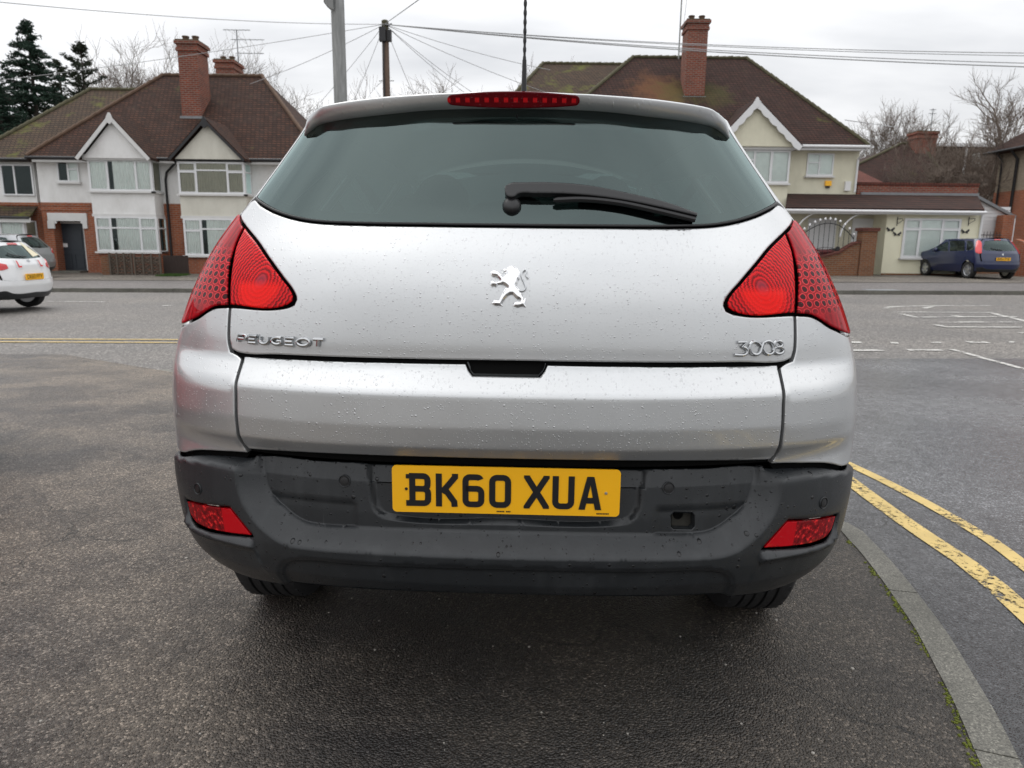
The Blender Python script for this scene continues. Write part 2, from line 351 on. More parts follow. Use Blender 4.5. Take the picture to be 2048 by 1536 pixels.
def render_mat(name, col, stain=(.30, .29, .26), amt=.35, bscale=45, pebb=False):
    m, t, b = newmat(name); c = coords(t)
    mp_ = nd(t, 'ShaderNodeMapping', {0: c, 'Scale': (1.4, 1.4, .7)}); n = noise(t, mp_.outputs[0], 1.3, 6, .65)
    col_ = mixc(t, mathn(t, 'MULTIPLY', ramp(t, n, [(.4, (0,)*3), (.8, (1,)*3)]), amt), col, stain)
    if pebb:
        vo = nd(t, 'ShaderNodeTexVoronoi', {'Scale': 40.0, 'Vector': c}); col_ = mixc(t, .5, col_, mixc(t, nd(t, 'ShaderNodeSeparateColor', {0: vo.outputs['Color']}).outputs[0], (.13, .10, .07), (.42, .36, .28)))
    t.links.new(col_, b.inputs['Base Color']); b.inputs['Roughness'].default_value = .85
    bump(t, b, noise(t, c, bscale, 3), .8, .012); return m
M['render_white'] = render_mat('white_render', (.82, .815, .80), (.48, .465, .43), .5)
M['render_cream'] = render_mat('cream_render', (.74, .71, .56), (.44, .42, .31), .45)
M['render_pale'] = render_mat('pale_cream_render', (.84, .81, .62), (.6, .56, .40), .3, 60)
M['render_grey'] = render_mat('grey_cream_render', (.68, .66, .58), (.42, .40, .33), .5)
M['pebble'] = render_mat('pebbledash', (.28, .23, .17), (.16, .13, .1), .3, 90, True)
M['brown_hung'] = brick('brown_hung_tiles', (.10, .068, .052), (.075, .052, .042), (.04, .03, .025), .17, .1, .008, None, .1, .01)
M['upvc'] = simple('white_upvc', (.74, .745, .75), .35, var=.05)
M['white_wood'] = simple('white_painted_wood', (.66, .655, .64), .5, var=.12, vscale=3)
M['black_pipe'] = simple('black_gutter', (.015, .015, .017), .4)
M['lead'] = simple('lead_flashing', (.22, .23, .24), .55, .3, .2)
M['curtain'] = simple('net_curtain', (.90, .90, .88), .9, var=.1)
M['curtain_tan'] = simple('tan_curtain', (.46, .43, .35), .9, var=.15)
M['blind'] = simple('pale_blind', (.92, .93, .91), .7)
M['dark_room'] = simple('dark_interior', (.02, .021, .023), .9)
M['door_grey'] = simple('grey_blue_door', (.030, .038, .048), .45, var=.15)
M['wood_fence'] = simple('weathered_fence', (.10, .080, .062), .85, var=.4, vscale=12, bmp=.01, bscale=40)
M['wood_dark'] = simple('dark_fence', (.035, .022, .018), .85, var=.3)
M['wood_pole'] = simple('pole_timber', (.14, .095, .07), .85, var=.35, vscale=8, bmp=.004, bscale=30)
def galv():
    m, t, b = newmat('galvanised_steel'); c = coords(t); mp_ = nd(t, 'ShaderNodeMapping', {0: c, 'Scale': (14, 14, 2)})
    n = noise(t, mp_.outputs[0], 1.5, 6, .65)
    t.links.new(ramp(t, n, [(.3, (.17, .175, .17)), (.55, (.25, .255, .25)), (.75, (.36, .365, .36))]), b.inputs['Base Color'])
    b.inputs['Roughness'].default_value = .6; b.inputs['Metallic'].default_value = .25; return m
M['galv'] = galv()
M['iron'] = simple('black_iron', (.02, .02, .022), .5)
M['cable'] = simple('overhead_cable', (.34, .345, .35), .6)
M['bark'] = simple('bark', (.13, .11, .09), .9, var=.3)
M['bark_dark'] = simple('dark_bark', (.05, .042, .036), .9, var=.3)
M['twig'] = simple('twigs', (.15, .118, .095), .9, var=.25)
def foliage(name, cols, scale=.8):
    m, t, b = newmat(name); n = noise(t, coords(t), scale, 5, .7); t.links.new(ramp(t, n, [(.3, cols[0]), (.7, cols[1])]), b.inputs['Base Color'])
    b.inputs['Roughness'].default_value = .75; b.inputs['Specular IOR Level'].default_value = .2; return m
M['cedar'] = foliage('cedar_needles', ((.016, .036, .026), (.045, .078, .054)))
M['pine'] = foliage('pine_needles', ((.018, .026, .016), (.045, .058, .034)))
M['grass'] = foliage('grass_blades', ((.03, .07, .012), (.07, .13, .03)), 4)
M['moss'] = foliage('moss', ((.060, .075, .010), (.15, .17, .025)), 14)
# ground
def asphalt(name, dark, light, tint, agg=130, bd=.004, rough=(.42, .72), patch=1.1, spk=.3, crack=False, darkened=None):
    m, t, b = newmat(name); c = coords(t)
    vo = nd(t, 'ShaderNodeTexVoronoi', {'Scale': float(agg), 'Vector': c}); sp = nd(t, 'ShaderNodeSeparateColor', {0: vo.outputs['Color']})
    n1 = noise(t, c, patch, 6, .6); n2 = noise(t, c, 14, 5, .7); n3 = noise(t, c, .35, 3)
    base_ = mixc(t, ramp(t, n1, [(.40, (0,)*3), (.60, (1,)*3)]), dark, light)
    base_ = mixc(t, mathn(t, 'MULTIPLY', ramp(t, n3, [(.4, (0,)*3), (.65, (1,)*3)]), .45), base_, tint)
    st = ramp(t, sp.outputs[0], [(.0, (.45,)*3), (.55, (.9,)*3), (.86, (1.35,)*3), (.98, (1.9+spk,)*3)])
    col = mixc(t, 1.0, base_, st, 'MULTIPLY')
    col = mixc(t, 1.0, col, ramp(t, n2, [(.3, (.72,)*3), (.7, (1.28,)*3)]), 'MULTIPLY')
    if crack:
        vc = nd(t, 'ShaderNodeTexVoronoi', {'Scale': .8, 'Vector': nd(t, 'ShaderNodeVectorMath', {0: c, 1: nd(t, 'ShaderNodeVectorMath', {0: nd(t, 'ShaderNodeTexNoise', {'Scale': 2.5, 'Detail': 6.0, 'Vector': c}).outputs[1], 1: (.5, .5, .5)}, operation='MULTIPLY').outputs[0]}).outputs[0]}, feature='DISTANCE_TO_EDGE')
        col = mixc(t, mathn(t, 'MULTIPLY', nd(t, 'ShaderNodeMapRange', {0: vc.outputs[0], 1: .005, 2: .0}).outputs[0], mathn(t, 'GREATER_THAN', n3, .5)), col, (.025, .024, .02))
    if darkened:      # darker stretch of the surface with an irregular outline (x from, x to, colour factor)
        sx = nd(t, 'ShaderNodeSeparateXYZ', {0: c}); xx = mathn(t, 'ADD', mathn(t, 'MULTIPLY_ADD', sx.outputs[1], darkened[3], sx.outputs[0]), mathn(t, 'MULTIPLY_ADD', noise(t, c, 1.1, 6, .65), 1.5, -.75))
        k = nd(t, 'ShaderNodeMapRange', {0: xx, 1: darkened[0], 2: darkened[1]}).outputs[0]
        col = mixc(t, k, col, mixc(t, 1.0, col, (darkened[2],)*3, 'MULTIPLY'))
    t.links.new(col, b.inputs['Base Color'])
    t.links.new(ramp(t, mathn(t, 'MULTIPLY_ADD', n1, .7, mathn(t, 'MULTIPLY', n2, .3)), [(.35, (rough[0],)*3), (.65, (rough[1],)*3)]), b.inputs['Roughness'])
    b.inputs['Specular IOR Level'].default_value = .5
    hgt = mathn(t, 'SUBTRACT', mathn(t, 'MULTIPLY', n2, .4), vo.outputs['Distance'])
    bump(t, b, hgt, .9, bd); return m
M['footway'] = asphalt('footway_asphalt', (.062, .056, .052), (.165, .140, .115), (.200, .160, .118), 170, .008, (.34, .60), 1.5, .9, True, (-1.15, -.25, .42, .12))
M['main_road'] = asphalt('main_road_asphalt', (.120, .111, .102), (.165, .152, .138), (.135, .128, .122), 60, .004, (.55, .75), .5)
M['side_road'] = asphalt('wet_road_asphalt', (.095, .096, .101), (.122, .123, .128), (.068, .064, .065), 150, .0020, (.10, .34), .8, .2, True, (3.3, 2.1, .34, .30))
M['far_pave'] = asphalt('far_footway_asphalt', (.10, .090, .086), (.135, .122, .116), (.12, .11, .105), 60, .004, (.5, .7), .6)
M['forecourt'] = asphalt('forecourt', (.10, .085, .07), (.16, .14, .115), (.09, .08, .065), 40, .01, (.6, .8), .6)
def granite():
    m, t, b = newmat('kerb_concrete'); c = coords(t); vo = nd(t, 'ShaderNodeTexVoronoi', {'Scale': 260.0, 'Vector': c}); n = noise(t, c, 3, 6, .65)
    col = mixc(t, ramp(t, n, [(.35, (0,)*3), (.7, (1,)*3)]), (.090, .087, .072), (.165, .158, .134))
    col = mixc(t, 1.0, col, ramp(t, nd(t, 'ShaderNodeSeparateColor', {0: vo.outputs['Color']}).outputs[0], [(0, (.5,)*3), (.9, (1.25,)*3), (1, (2.0,)*3)]), 'MULTIPLY')
    t.links.new(col, b.inputs['Base Color']); b.inputs['Roughness'].default_value = .6; bump(t, b, noise(t, c, 120, 4), .5, .003); return m
M['kerb'] = granite()
def linepaint(name, col, wear, scale=22):
    """worn thermoplastic: holes where the stones show through (transparent, so the road itself is seen)"""
    m, t, b = newmat(name); c = coords(t); n = mathn(t, 'ADD', mathn(t, 'MULTIPLY', noise(t, c, scale, 6, .75), .6), mathn(t, 'MULTIPLY', noise(t, c, 2.5, 3), .4))
    k = nd(t, 'ShaderNodeMapRange', {0: n, 1: wear, 2: wear+.05}).outputs[0]
    v = nd(t, 'ShaderNodeVectorMath', {0: (*col,)}, operation='SCALE'); t.links.new(mathn(t, 'MULTIPLY_ADD', noise(t, c, 9, 5), .6, .7), v.inputs['Scale']); t.links.new(v.outputs[0], b.inputs['Base Color'])
    b.inputs['Roughness'].default_value = .55; t.links.new(k, b.inputs['Alpha']); bump(t, b, noise(t, c, 90, 4), .7, .004); return m
M['yellow_line'] = linepaint('yellow_line_paint', (.56, .41, .145), .425, 34)
M['white_line'] = linepaint('white_line_paint', (.52, .51, .48), .44)
# ------------------------------------------------------------------ car skins: (s, z) -> body surface
def _plan_table(n=2.5):
    th = np.linspace(0, math.pi/2, 4001); fx = np.sin(th)**(2/n); fy = 1-np.cos(th)**(2/n)
    d = np.hypot(np.diff(fx*.9), np.diff(fy*.42)); return np.concatenate([[0], np.cumsum(d)]), fx, fy
_A, _FX, _FY = _plan_table(); S1 = float(_A[-1]); ZT = np.linspace(.2, 1.8, 1601)
def _smooth(v, sig):
    n = int(sig*4)+1; k = np.exp(-.5*(np.arange(-n, n+1)/sig)**2); k /= k.sum()
    p = np.concatenate([v[0]+(v[1]-v[0])*np.arange(-n, 0), v, v[-1]+(v[-1]-v[-2])*np.arange(1, n+1)])
    return np.convolve(p, k, 'valid')
class Skin:
    def __init__(s, Y, W, L, nose=(3.4, .95, .16), sig=(3, 18, 30), Yc=None, soft=True):
        s.Y, s.W, s.L = (_smooth(np.interp(ZT, *zip(*p)), g) for p, g in zip((Y, W, L), sig)); s.nose = nose
        k = np.clip((ZT-.955)/.05, 0, 1); s.Y = s.Y*(1-k)+_smooth(np.interp(ZT, *zip(*Y)), 30)*k if soft else s.Y
        s.Yc = s.Y if Yc is None else _smooth(np.interp(ZT, *zip(*Yc)), 25)      # softer profile round the corners
    def P(s, S, z):
        S = np.asarray(S, float); z = np.asarray(z, float)+0*S; a = np.abs(S)
        W = np.interp(z, ZT, s.W); c = np.clip((a-.80)/.19, 0, 1); c = c*c*(3-2*c)
        y = np.interp(z, ZT, s.Y)*(1-c)+np.interp(z, ZT, s.Yc)*c+np.interp(z, ZT, s.L)*np.interp(a, _A, _FY)+np.maximum(a-S1, 0)
        q = np.clip((y-s.nose[0])/s.nose[1], 0, 1.3); x = np.sign(S)*W*np.interp(a, _A, _FX)*(1-s.nose[2]*q*q*q)
        return np.stack([x, y, z], -1)
def norm(f, S, z, e=1.5e-3):
    ds = f(S+e, z)-f(S-e, z); dz = f(S, z+e)-f(S, z-e); n = np.cross(ds, dz)
    return n/(np.linalg.norm(n, axis=-1, keepdims=True)+1e-12)
def offs(f, d):
    if callable(d): return lambda S, z: f(S, z)+norm(f, S, z)*d(S, z)[..., None]
    return lambda S, z: f(S, z)+norm(f, S, z)*d
# ---- outlines in (s, z)
def area2(p): p = np.asarray(p); q = np.roll(p, -1, 0); return float((p[:, 0]*q[:, 1]-q[:, 0]*p[:, 1]).sum())
def resample(pts, step=.012, sharp=38, closed=True):
    """Catmull-Rom through soft vertices, straight at corners sharper than `sharp` degrees"""
    P = np.asarray(pts, float); n = len(P); out = []
    def tang(i):
        a, b, c = P[(i-1) % n], P[i], P[(i+1) % n]
        if not closed and i in (0, n-1): return None
        u, v = b-a, c-b; cu = np.dot(u, v)/(np.linalg.norm(u)*np.linalg.norm(v)+1e-9)
        if math.degrees(math.acos(max(-1, min(1, cu)))) > sharp: return None
        t = u/np.linalg.norm(u)+v/np.linalg.norm(v); return t/np.linalg.norm(t)
    for i in range(n if closed else n-1):
        a, b = P[i], P[(i+1) % n]; L = np.linalg.norm(b-a); k = max(1, int(math.ceil(L/step)))
        ta, tb = tang(i), tang((i+1) % n); d = (b-a)/(L+1e-12)
        ta = d if ta is None else ta; tb = d if tb is None else tb
        for j in range(k):
            t = j/k; out.append((2*t**3-3*t*t+1)*a+(t**3-2*t*t+t)*L*ta+(-2*t**3+3*t*t)*b+(t**3-t*t)*L*tb)
    if not closed: out.append(P[-1])
    return np.array(out)
def inset(p, d):
    p = np.asarray(p, float); sgn = 1 if area2(p) > 0 else -1
    a = np.roll(p, 1, 0); b = np.roll(p, -1, 0); u = p-a; v = b-p
    u /= np.linalg.norm(u, axis=1, keepdims=True)+1e-12; v /= np.linalg.norm(v, axis=1, keepdims=True)+1e-12
    nu = np.stack([-u[:, 1], u[:, 0]], 1)*sgn; nv = np.stack([-v[:, 1], v[:, 0]], 1)*sgn
    m = nu+nv; m /= np.linalg.norm(m, axis=1, keepdims=True)+1e-12; c = np.clip((m*nu).sum(1), .5, 1)
    return p+m*(d/c)[:, None]
def inside(P, poly):
    P = np.asarray(P, float); poly = np.asarray(poly, float); r = np.zeros(len(P), bool)
    a = poly; b = np.roll(poly, -1, 0)
    for (x0, y0), (x1, y1) in zip(a, b):
        if y0 == y1: continue
        c = (y0 > P[:, 1]) != (y1 > P[:, 1]); r ^= c & (P[:, 0] < (x1-x0)*(P[:, 1]-y0)/(y1-y0)+x0)
    return r
def sdist(P, poly):
    """signed distance (positive inside) to an outline"""
    P = np.asarray(P, float); a = np.asarray(poly, float); b = np.roll(a, -1, 0); d = np.full(len(P), 1e9)
    for p, q in zip(a, b):
        e = q-p; t = np.clip(((P-p)@e)/(e@e+1e-12), 0, 1); d = np.minimum(d, np.linalg.norm(P-p-t[:, None]*e, axis=1))
    return np.where(inside(P, a), d, -d)
def mir(p): return [(-a, b) for a, b in p][::-1]
def both(right): return list(right)+[(-a, b) for a, b in reversed(right) if abs(a) > 1e-6]   # right half, top centre .. bottom centre -> closed outline
def panel(name, poly, f, mat, parent, grid=.02, gap=.0025, thick=.014, edge=.004, holes=(), rs=.012, sharp=38, zgrid=None, creases=(), ne=1.5e-3):
    """a pressed panel: skin inside the outline, softly turned edge, returned inwards; UV = (s, z) in metres"""
    o = resample(poly, rs, sharp); 
    if area2(o) < 0: o = o[::-1]
    o = inset(o, gap); rings = [(o, 1)]; 
    for h in holes:
        hh = resample(h, rs, sharp); hh = hh if area2(hh) < 0 else hh[::-1]
        rings.append((inset(hh, -gap), -1))
    pts = []; edges = []; kind = []
    for r, sg in rings:
        n0 = len(pts); pts += r.tolist(); kind += [0]*len(r); edges += [(n0+i, n0+(i+1) % len(r)) for i in range(len(r))]
        if edge:
            r2 = inset(r, edge*sg); pts += r2.tolist(); kind += [1]*len(r2)
    ex = [np.asarray(c_, float) for c_ in creases]; ex = [c_[inside(c_, o) & (np.abs(sdist(c_, o)) > edge*1.5)] for c_ in ex]
    for r, sg in rings[1:]: ex = [c_[~inside(c_, r) & (np.abs(sdist(c_, r)) > edge*1.5)] if len(c_) else c_ for c_ in ex]
    ex = np.vstack([c_ for c_ in ex if len(c_)]) if any(len(c_) for c_ in ex) else np.zeros((0, 2))
    pts += ex.tolist(); kind += [2]*len(ex)
    lo, hi = o.min(0), o.max(0); gz = zgrid or grid
    G = np.stack(np.meshgrid(np.arange(lo[0]+grid*.4, hi[0], grid), np.arange(lo[1]+gz*.4, hi[1], gz)), -1).reshape(-1, 2)
    ok = inside(G, o)
    for r, sg in rings[1:]: ok &= ~inside(G, r)
    G = G[ok]
    if len(G):
        dm = np.full(len(G), 1e9)
        for r, sg in rings:
            for q in np.array_split(r, max(1, len(r)//60)): dm = np.minimum(dm, np.min(np.linalg.norm(G[:, None]-q[None], axis=2), axis=1))
        for q in (np.array_split(ex, max(1, len(ex)//60)) if len(ex) else []): dm = np.minimum(dm, np.min(np.linalg.norm(G[:, None]-q[None], axis=2), axis=1))
        G = G[dm > max(edge*1.6, min(grid, gz)*.45)]; pts += G.tolist(); kind += [2]*len(G)
    vo, eo, fo, ov, oe, of = delaunay_2d_cdt([Vector(p) for p in pts], edges, [], 0, 1e-7, True)
    V2 = np.array([tuple(v) for v in vo]); kk = np.array([min([kind[j] for j in l]) if l else 2 for l in ov])
    cen = np.array([V2[list(t)].mean(0) for t in fo]); keep = inside(cen, o)
    for r, sg in rings[1:]: keep &= ~inside(cen, r)
    F = [tuple(t) for t, k_ in zip(fo, keep) if k_]
    P3 = f(V2[:, 0], V2[:, 1]); N = norm(f, V2[:, 0], V2[:, 1], ne)
    if edge: P3 = P3-N*np.where(kk == 0, edge*.35, 0)[:, None]
    # boundary edges of the kept triangles
    cnt = {}
    for t in F:
        for i in range(len(t)):
            a, b = t[i], t[(i+1) % len(t)]; cnt[(a, b)] = 1
    bd = [(a, b) for (a, b) in cnt if (b, a) not in cnt]
    NB = N.copy(); acc = np.zeros_like(N)
    for a, b in bd:
        e = P3[b]-P3[a]; w = np.cross(e, N[a]); l = np.linalg.norm(w); 
        if l > 1e-9: acc[a] += w/l; acc[b] += w/l
    la = np.linalg.norm(acc, axis=1, keepdims=True); acc = np.where(la > 0, acc/np.maximum(la, 1e-9), 0)
    if edge: NB = np.where((kk == 0)[:, None], N*.75+acc*.65, N); NB /= np.linalg.norm(NB, axis=1, keepdims=True)
    V = P3.tolist(); NN = NB.tolist(); UV = V2.tolist()
    if thick:
        top = {}; bot = {}
        for a in sorted({i for e in bd for i in e}):
            top[a] = len(V); V.append(P3[a].tolist()); NN.append(acc[a].tolist()); UV.append(V2[a].tolist())
            bot[a] = len(V); V.append((P3[a]-N[a]*thick).tolist()); NN.append(acc[a].tolist()); UV.append(V2[a].tolist())
        F += [(b_, a_, bot0, bot1) for a_, b_, bot0, bot1 in ((top[a], top[b], bot[a], bot[b]) for a, b in bd)]
    me = D.meshes.new(name); me.from_pydata(V, [], F); me.update()
    uvl = me.uv_layers.new(name='UVMap'); li = np.zeros(len(me.loops), int); me.loops.foreach_get('vertex_index', li)
    uvl.data.foreach_set('uv', np.array(UV)[li].ravel())
    me.polygons.foreach_set('use_smooth', [True]*len(me.polygons))
    NN = np.array(NN); bad = np.linalg.norm(NN, axis=1) < .1; NN[bad] = (0, -1, 0)
    me.normals_split_custom_set_from_vertices(NN.tolist())
    return link(name, me, mat, parent)
def grid_patch(name, fn, us, vs, mat, parent, uvscale=None):
    """fn(u, v) -> point; smooth grid"""
    V = [fn(u, v) for v in vs for u in us]; nu = len(us)
    F = [(j*nu+i, j*nu+i+1, (j+1)*nu+i+1, (j+1)*nu+i) for j in range(len(vs)-1) for i in range(nu-1)]
    o = mesh(name, V, F, mat, parent, True); uvl = o.data.uv_layers.new(name='UVMap')
    li = np.zeros(len(o.data.loops), int); o.data.loops.foreach_get('vertex_index', li); A = np.array(V)
    uvl.data.foreach_set('uv', A[li][:, :2].ravel()); return o
# flat lettering as stroked strips on a plane: returns 2D polygons
def stroke2(path, w, closed=False):
    P = [np.array(p, float) for p in path]; n = len(P); L = []; Rr = []
    for i in range(n):
        a = P[i-1] if (i > 0 or closed) else None; b = P[(i+1) % n] if (i < n-1 or closed) else None
        u = (P[i]-a)/np.linalg.norm(P[i]-a) if a is not None else None; v = (b-P[i])/np.linalg.norm(b-P[i]) if b is not None else None
        u = v if u is None else u; v = u if v is None else v
        nu = np.array([-u[1], u[0]]); nv = np.array([-v[1], v[0]]); m = nu+nv; m /= np.linalg.norm(m)+1e-9; k = w/2/max(.45, float(m@nu))
        L.append(P[i]+m*k); Rr.append(P[i]-m*k)
    Q = []
    for i in range(n if closed else n-1): j = (i+1) % n; Q.append([L[i], L[j], Rr[j], Rr[i]])
    return Q
def arc(cx, cy, rx, ry, a0, a1, n=6): return [(cx+rx*math.cos(R(a0+(a1-a0)*i/n)), cy+ry*math.sin(R(a0+(a1-a0)*i/n))) for i in range(n+1)]
def wheel(name, parent, x, y, z, r, w, side, mat_rim=None):
    """tyre ring with tread grooves and a five-spoke rim; axis along x"""
    ty = MB(); prof = []
    hw = w/2; rr = [(r*.66, -hw*.86), (r*.80, -hw*1.0), (r*.93, -hw*.98), (r*.985, -hw*.84), (r, -hw*.70)]
    for g in (-.45, -.15, .15, .45): rr += [(r, hw*(g-.045)), (r-.008, hw*(g-.04)), (r-.008, hw*(g+.04)), (r, hw*(g+.045))]
    rr += [(r, hw*.70), (r*.985, hw*.84), (r*.93, hw*.98), (r*.80, hw), (r*.66, hw*.86)]
    V = []; F = []; n = 48
    for i, (a, h) in enumerate(rr):
        for k in range(n): t = 2*math.pi*k/n; V.append((h, a*math.cos(t), a*math.sin(t)))
    m = len(rr)
    F = [(i*n+k, i*n+(k+1) % n, ((i+1) % m)*n+(k+1) % n, ((i+1) % m)*n+k) for i in range(m) for k in range(n)]
    ty.add([(v[0]+x, v[1]+y, v[2]+z) for v in V], F)
    # lateral sipes cut as thin ribs on the shoulders
    rib = ty
    for k in range(40):
        t = 2*math.pi*k/40; c, s_ = math.cos(t), math.sin(t)
        for sg in (-1, 1):
            a0, a1 = hw*.54*sg, hw*.80*sg; rib.box(min(a0, a1), max(a0, a1), -.010, .010, r*.95, r*.9975)
            for j in range(len(rib.V)-8, len(rib.V)): p = rib.V[j]; rib.V[j] = (p[0]+x, y+p[1]*c+p[2]*s_, z-p[1]*s_+p[2]*c)
    rm = MB(); o_ = side*hw*.72
    rm.lathe([(r*.66, -hw*.8*side), (r*.655, o_*1.05), (r*.60, o_*.9), (r*.58, o_*.3)], (x, y, z), 'x', 36)
    for k in range(5):
        t = 2*math.pi*k/5+.3; d = Vector((0, math.cos(t), math.sin(t))); q = Vector((0, -math.sin(t), math.cos(t)))
        a = Vector((x+o_*.95, y, z)); rm.slab([a+q*.045, a-q*.045, a+d*r*.62-q*.03, a+d*r*.62+q*.03], (-side*.03, 0, 0))
    rm.lathe([(.06, o_*.8), (.055, o_*1.02), (.0, o_*1.04)], (x, y, z), 'x', 16)
    w_ = D.objects.new(name, None); COL.objects.link(w_); w_.parent = parent
    ty.build('tyre', M['tyre'], w_, True, False); rm.build('rim', mat_rim or M['alloy'], w_, False, False)
    return w_
# ------------------------------------------------------------------ the silver car
CAR = thing('parked_car', 'large silver hatchback filling the frame, seen square from behind, beaded with rain', 'car', (-.015, 1.50, 0), R(-1.8))
SKW = [(.2,.72),(.33,.81),(.385,.858),(.45,.886),(.5,.895),(.6,.909),(.7,.913),(.8,.911),(.9,.907),(.95,.902),(1.0,.888),(1.05,.873),(1.1,.853),(1.15,.830),(1.2,.806),(1.25,.778),(1.3,.744),(1.4,.684),(1.5,.628),(1.55,.608),(1.8,.5)]
SKL = [(.20,.40),(.36,.41),(.9,.42),(1.1,.44),(1.25,.40),(1.55,.38),(1.8,.36)]
SK = Skin([(.20,.12),(.33,.075),(.38,.035),(.42,.012),(.47,.002),(.50,.0),(.58,.014),(.655,.030),(.680,.038),(.700,.042),(.719,.038),(.752,.012),(.80,.006),(.872,.010),(.880,.016),(.924,.062),(.934,.066),(1.0,.069),(1.10,.085),(1.17,.118),(1.22,.160),(1.241,.180),(1.55,.376),(1.8,.53)], SKW, SKL,
          Yc=[(.20,.12),(.33,.075),(.38,.035),(.42,.012),(.50,.01),(.60,.018),(.66,.022),(.70,.022),(.75,.018),(.80,.018),(.86,.024),(.95,.050),(1.05,.072),(1.10,.085),(1.17,.118),(1.241,.175),(1.55,.376),(1.8,.53)])
F0 = SK.P
Lin = [(.7954,1.230),(.7053,1.1951),(.6371,1.1578),(.5753,1.1183),(.5237,1.0777),(.5190,1.0660),(.5320,1.0546),(.7019,1.0478),(.7250,1.0964),(.7525,1.1465),(.7786,1.1901),(.7890,1.2169)]
LoutI = [(.952,1.268),(.808,1.2333),(.800,1.2150),(.7850,1.1833),(.7598,1.1363),(.7327,1.0903),(.7080,1.0457)]
LoutB = [(.7582,1.0406),(.7854,1.0304),(.8161,1.0148),(.8512,1.0026),(.93,.985)]
LoutO = [(1.03,.985),(1.08,1.03),(1.075,1.10),(1.055,1.18),(1.01,1.245)]
# rear window
GLb = [(.0,1.2425),(.2,1.2428),(.4584,1.2451),(.5512,1.2492),(.6226,1.2577),(.7105,1.2737),(.804,1.2943),(.890,1.3120)]
GLs = [(.898,1.347),(.900,1.401),(.893,1.489),(.875,1.56)]
glass_poly = [(0, 1.56)]+[(-a, b) for a, b in reversed(GLs)]+[(-a, b) for a, b in reversed(GLb)]+GLb[1:]+GLs
glass_poly = [p for p in glass_poly]
rw = panel('rear_window', glass_poly, offs(F0, -.002), M['rear_glass'], CAR, grid=.03, gap=.004, thick=.004, edge=0)
fri_in = [(0,1.268),(-.30,1.268),(-.30,1.272),(-.55,1.276),(-.70,1.292),(-.80,1.318),(-.855,1.35),(-.85,1.42),(-.84,1.56)]
frit_hole = [(0,1.56)]+[(-a, b) for a, b in [(.84,1.56),(.855,1.42),(.85,1.36),(.80,1.325),(.70,1.300),(.55,1.284),(.34,1.276),(.17,1.274),(.13,1.276),(.10,1.300),(.05,1.306),(0,1.306)]]+[(.05,1.306),(.10,1.300),(.13,1.276),(.17,1.274),(.34,1.276),(.55,1.284),(.70,1.300),(.80,1.325),(.85,1.36),(.855,1.42),(.84,1.56)]
M['frit'] = simple('frit_band', (.030, .024, .034), .5)
panel('frit_band', glass_poly, offs(F0, -.009), M['frit'], rw, grid=.04, gap=.006, thick=0, edge=0, holes=[frit_hole])
seal_out = inset(resample(glass_poly), -.006)
# tailgate
tg = [(0,1.2385),(.2,1.2388),(.4584,1.2411),(.5512,1.2452),(.6226,1.2537),(.7105,1.2697),(.804,1.2903),(.893,1.3080),(.948,1.2985),(.952,1.2720),(.8100,1.2365),(.7035,1.1975),(.6350,1.1600),(.5732,1.1205),(.5190,1.0785),(.5125,1.0670),(.5150,1.0565),(.5290,1.0500),(.7024,1.0430),(.690,.9900),(.6822,.9621),(.6733,.9435),(.6523,.9365),(.5325,.9380)]
hd_ = [(.0866,.9400),(.0800,.9400)]
tgp = tg+[(0, .9405)]
TGH = [(a, b) for a, b in tgp if a > 0]
tgpoly = [(0,1.2385)]+[(-a, b) for a, b in [(.2,1.2388),(.4584,1.2411)]]+[]
tgpoly = tgp[:-1]+[(0,.9405)]+[(-a, b) for a, b in reversed(tgp[1:-1])]
TG = panel('tailgate', tgpoly, F0, M['silver'], CAR, grid=.016, gap=.0028, sharp=45)
# lower flap
flr = [(.0,.9360),(.086,.9360),(.086,.9360)]
fl = [(.6325,.9318),(.6305,.9012),(.6275,.8577),(.6275,.8140),(.6275,.7757),(.6250,.7215),(.6140,.7100),(.45,.7165),(0,.7210)]
topf = [(.0905,.9355),(.0830,.9225),(.0730,.9130),(-.0730,.9130),(-.0830,.9225),(-.0905,.9355)]
flp = [(-.6325,.9318)]+topf[::-1]+fl[:-1]+[(0,.7210)]+[(-a, b) for a, b in reversed(fl[1:-1])]
FLAP = panel('tailgate_flap', flp, F0, M['silver'], CAR, grid=.016, gap=.0025, zgrid=.008, sharp=30)
# handle tray under the tailgate lip
tray = MB()
def q3(s_, z_, d=0.0): p = offs(F0, d)(np.array([s_]), np.array([z_]))[0]; return tuple(p)
hp = [(.088,.938),(.081,.9235),(.072,.9150),(-.072,.9150),(-.081,.9235),(-.088,.938)]
V = [q3(*p) for p in hp]+[q3(a*.93, .9195 if b < .93 else .938, -.045) for a, b in hp]
tray.add(V, [(6,7,8,9,10,11)]+[(i, i+1, i+7, i+6) for i in range(5)])
tray.build('tailgate_handle', M['tray'], CAR, False, False)
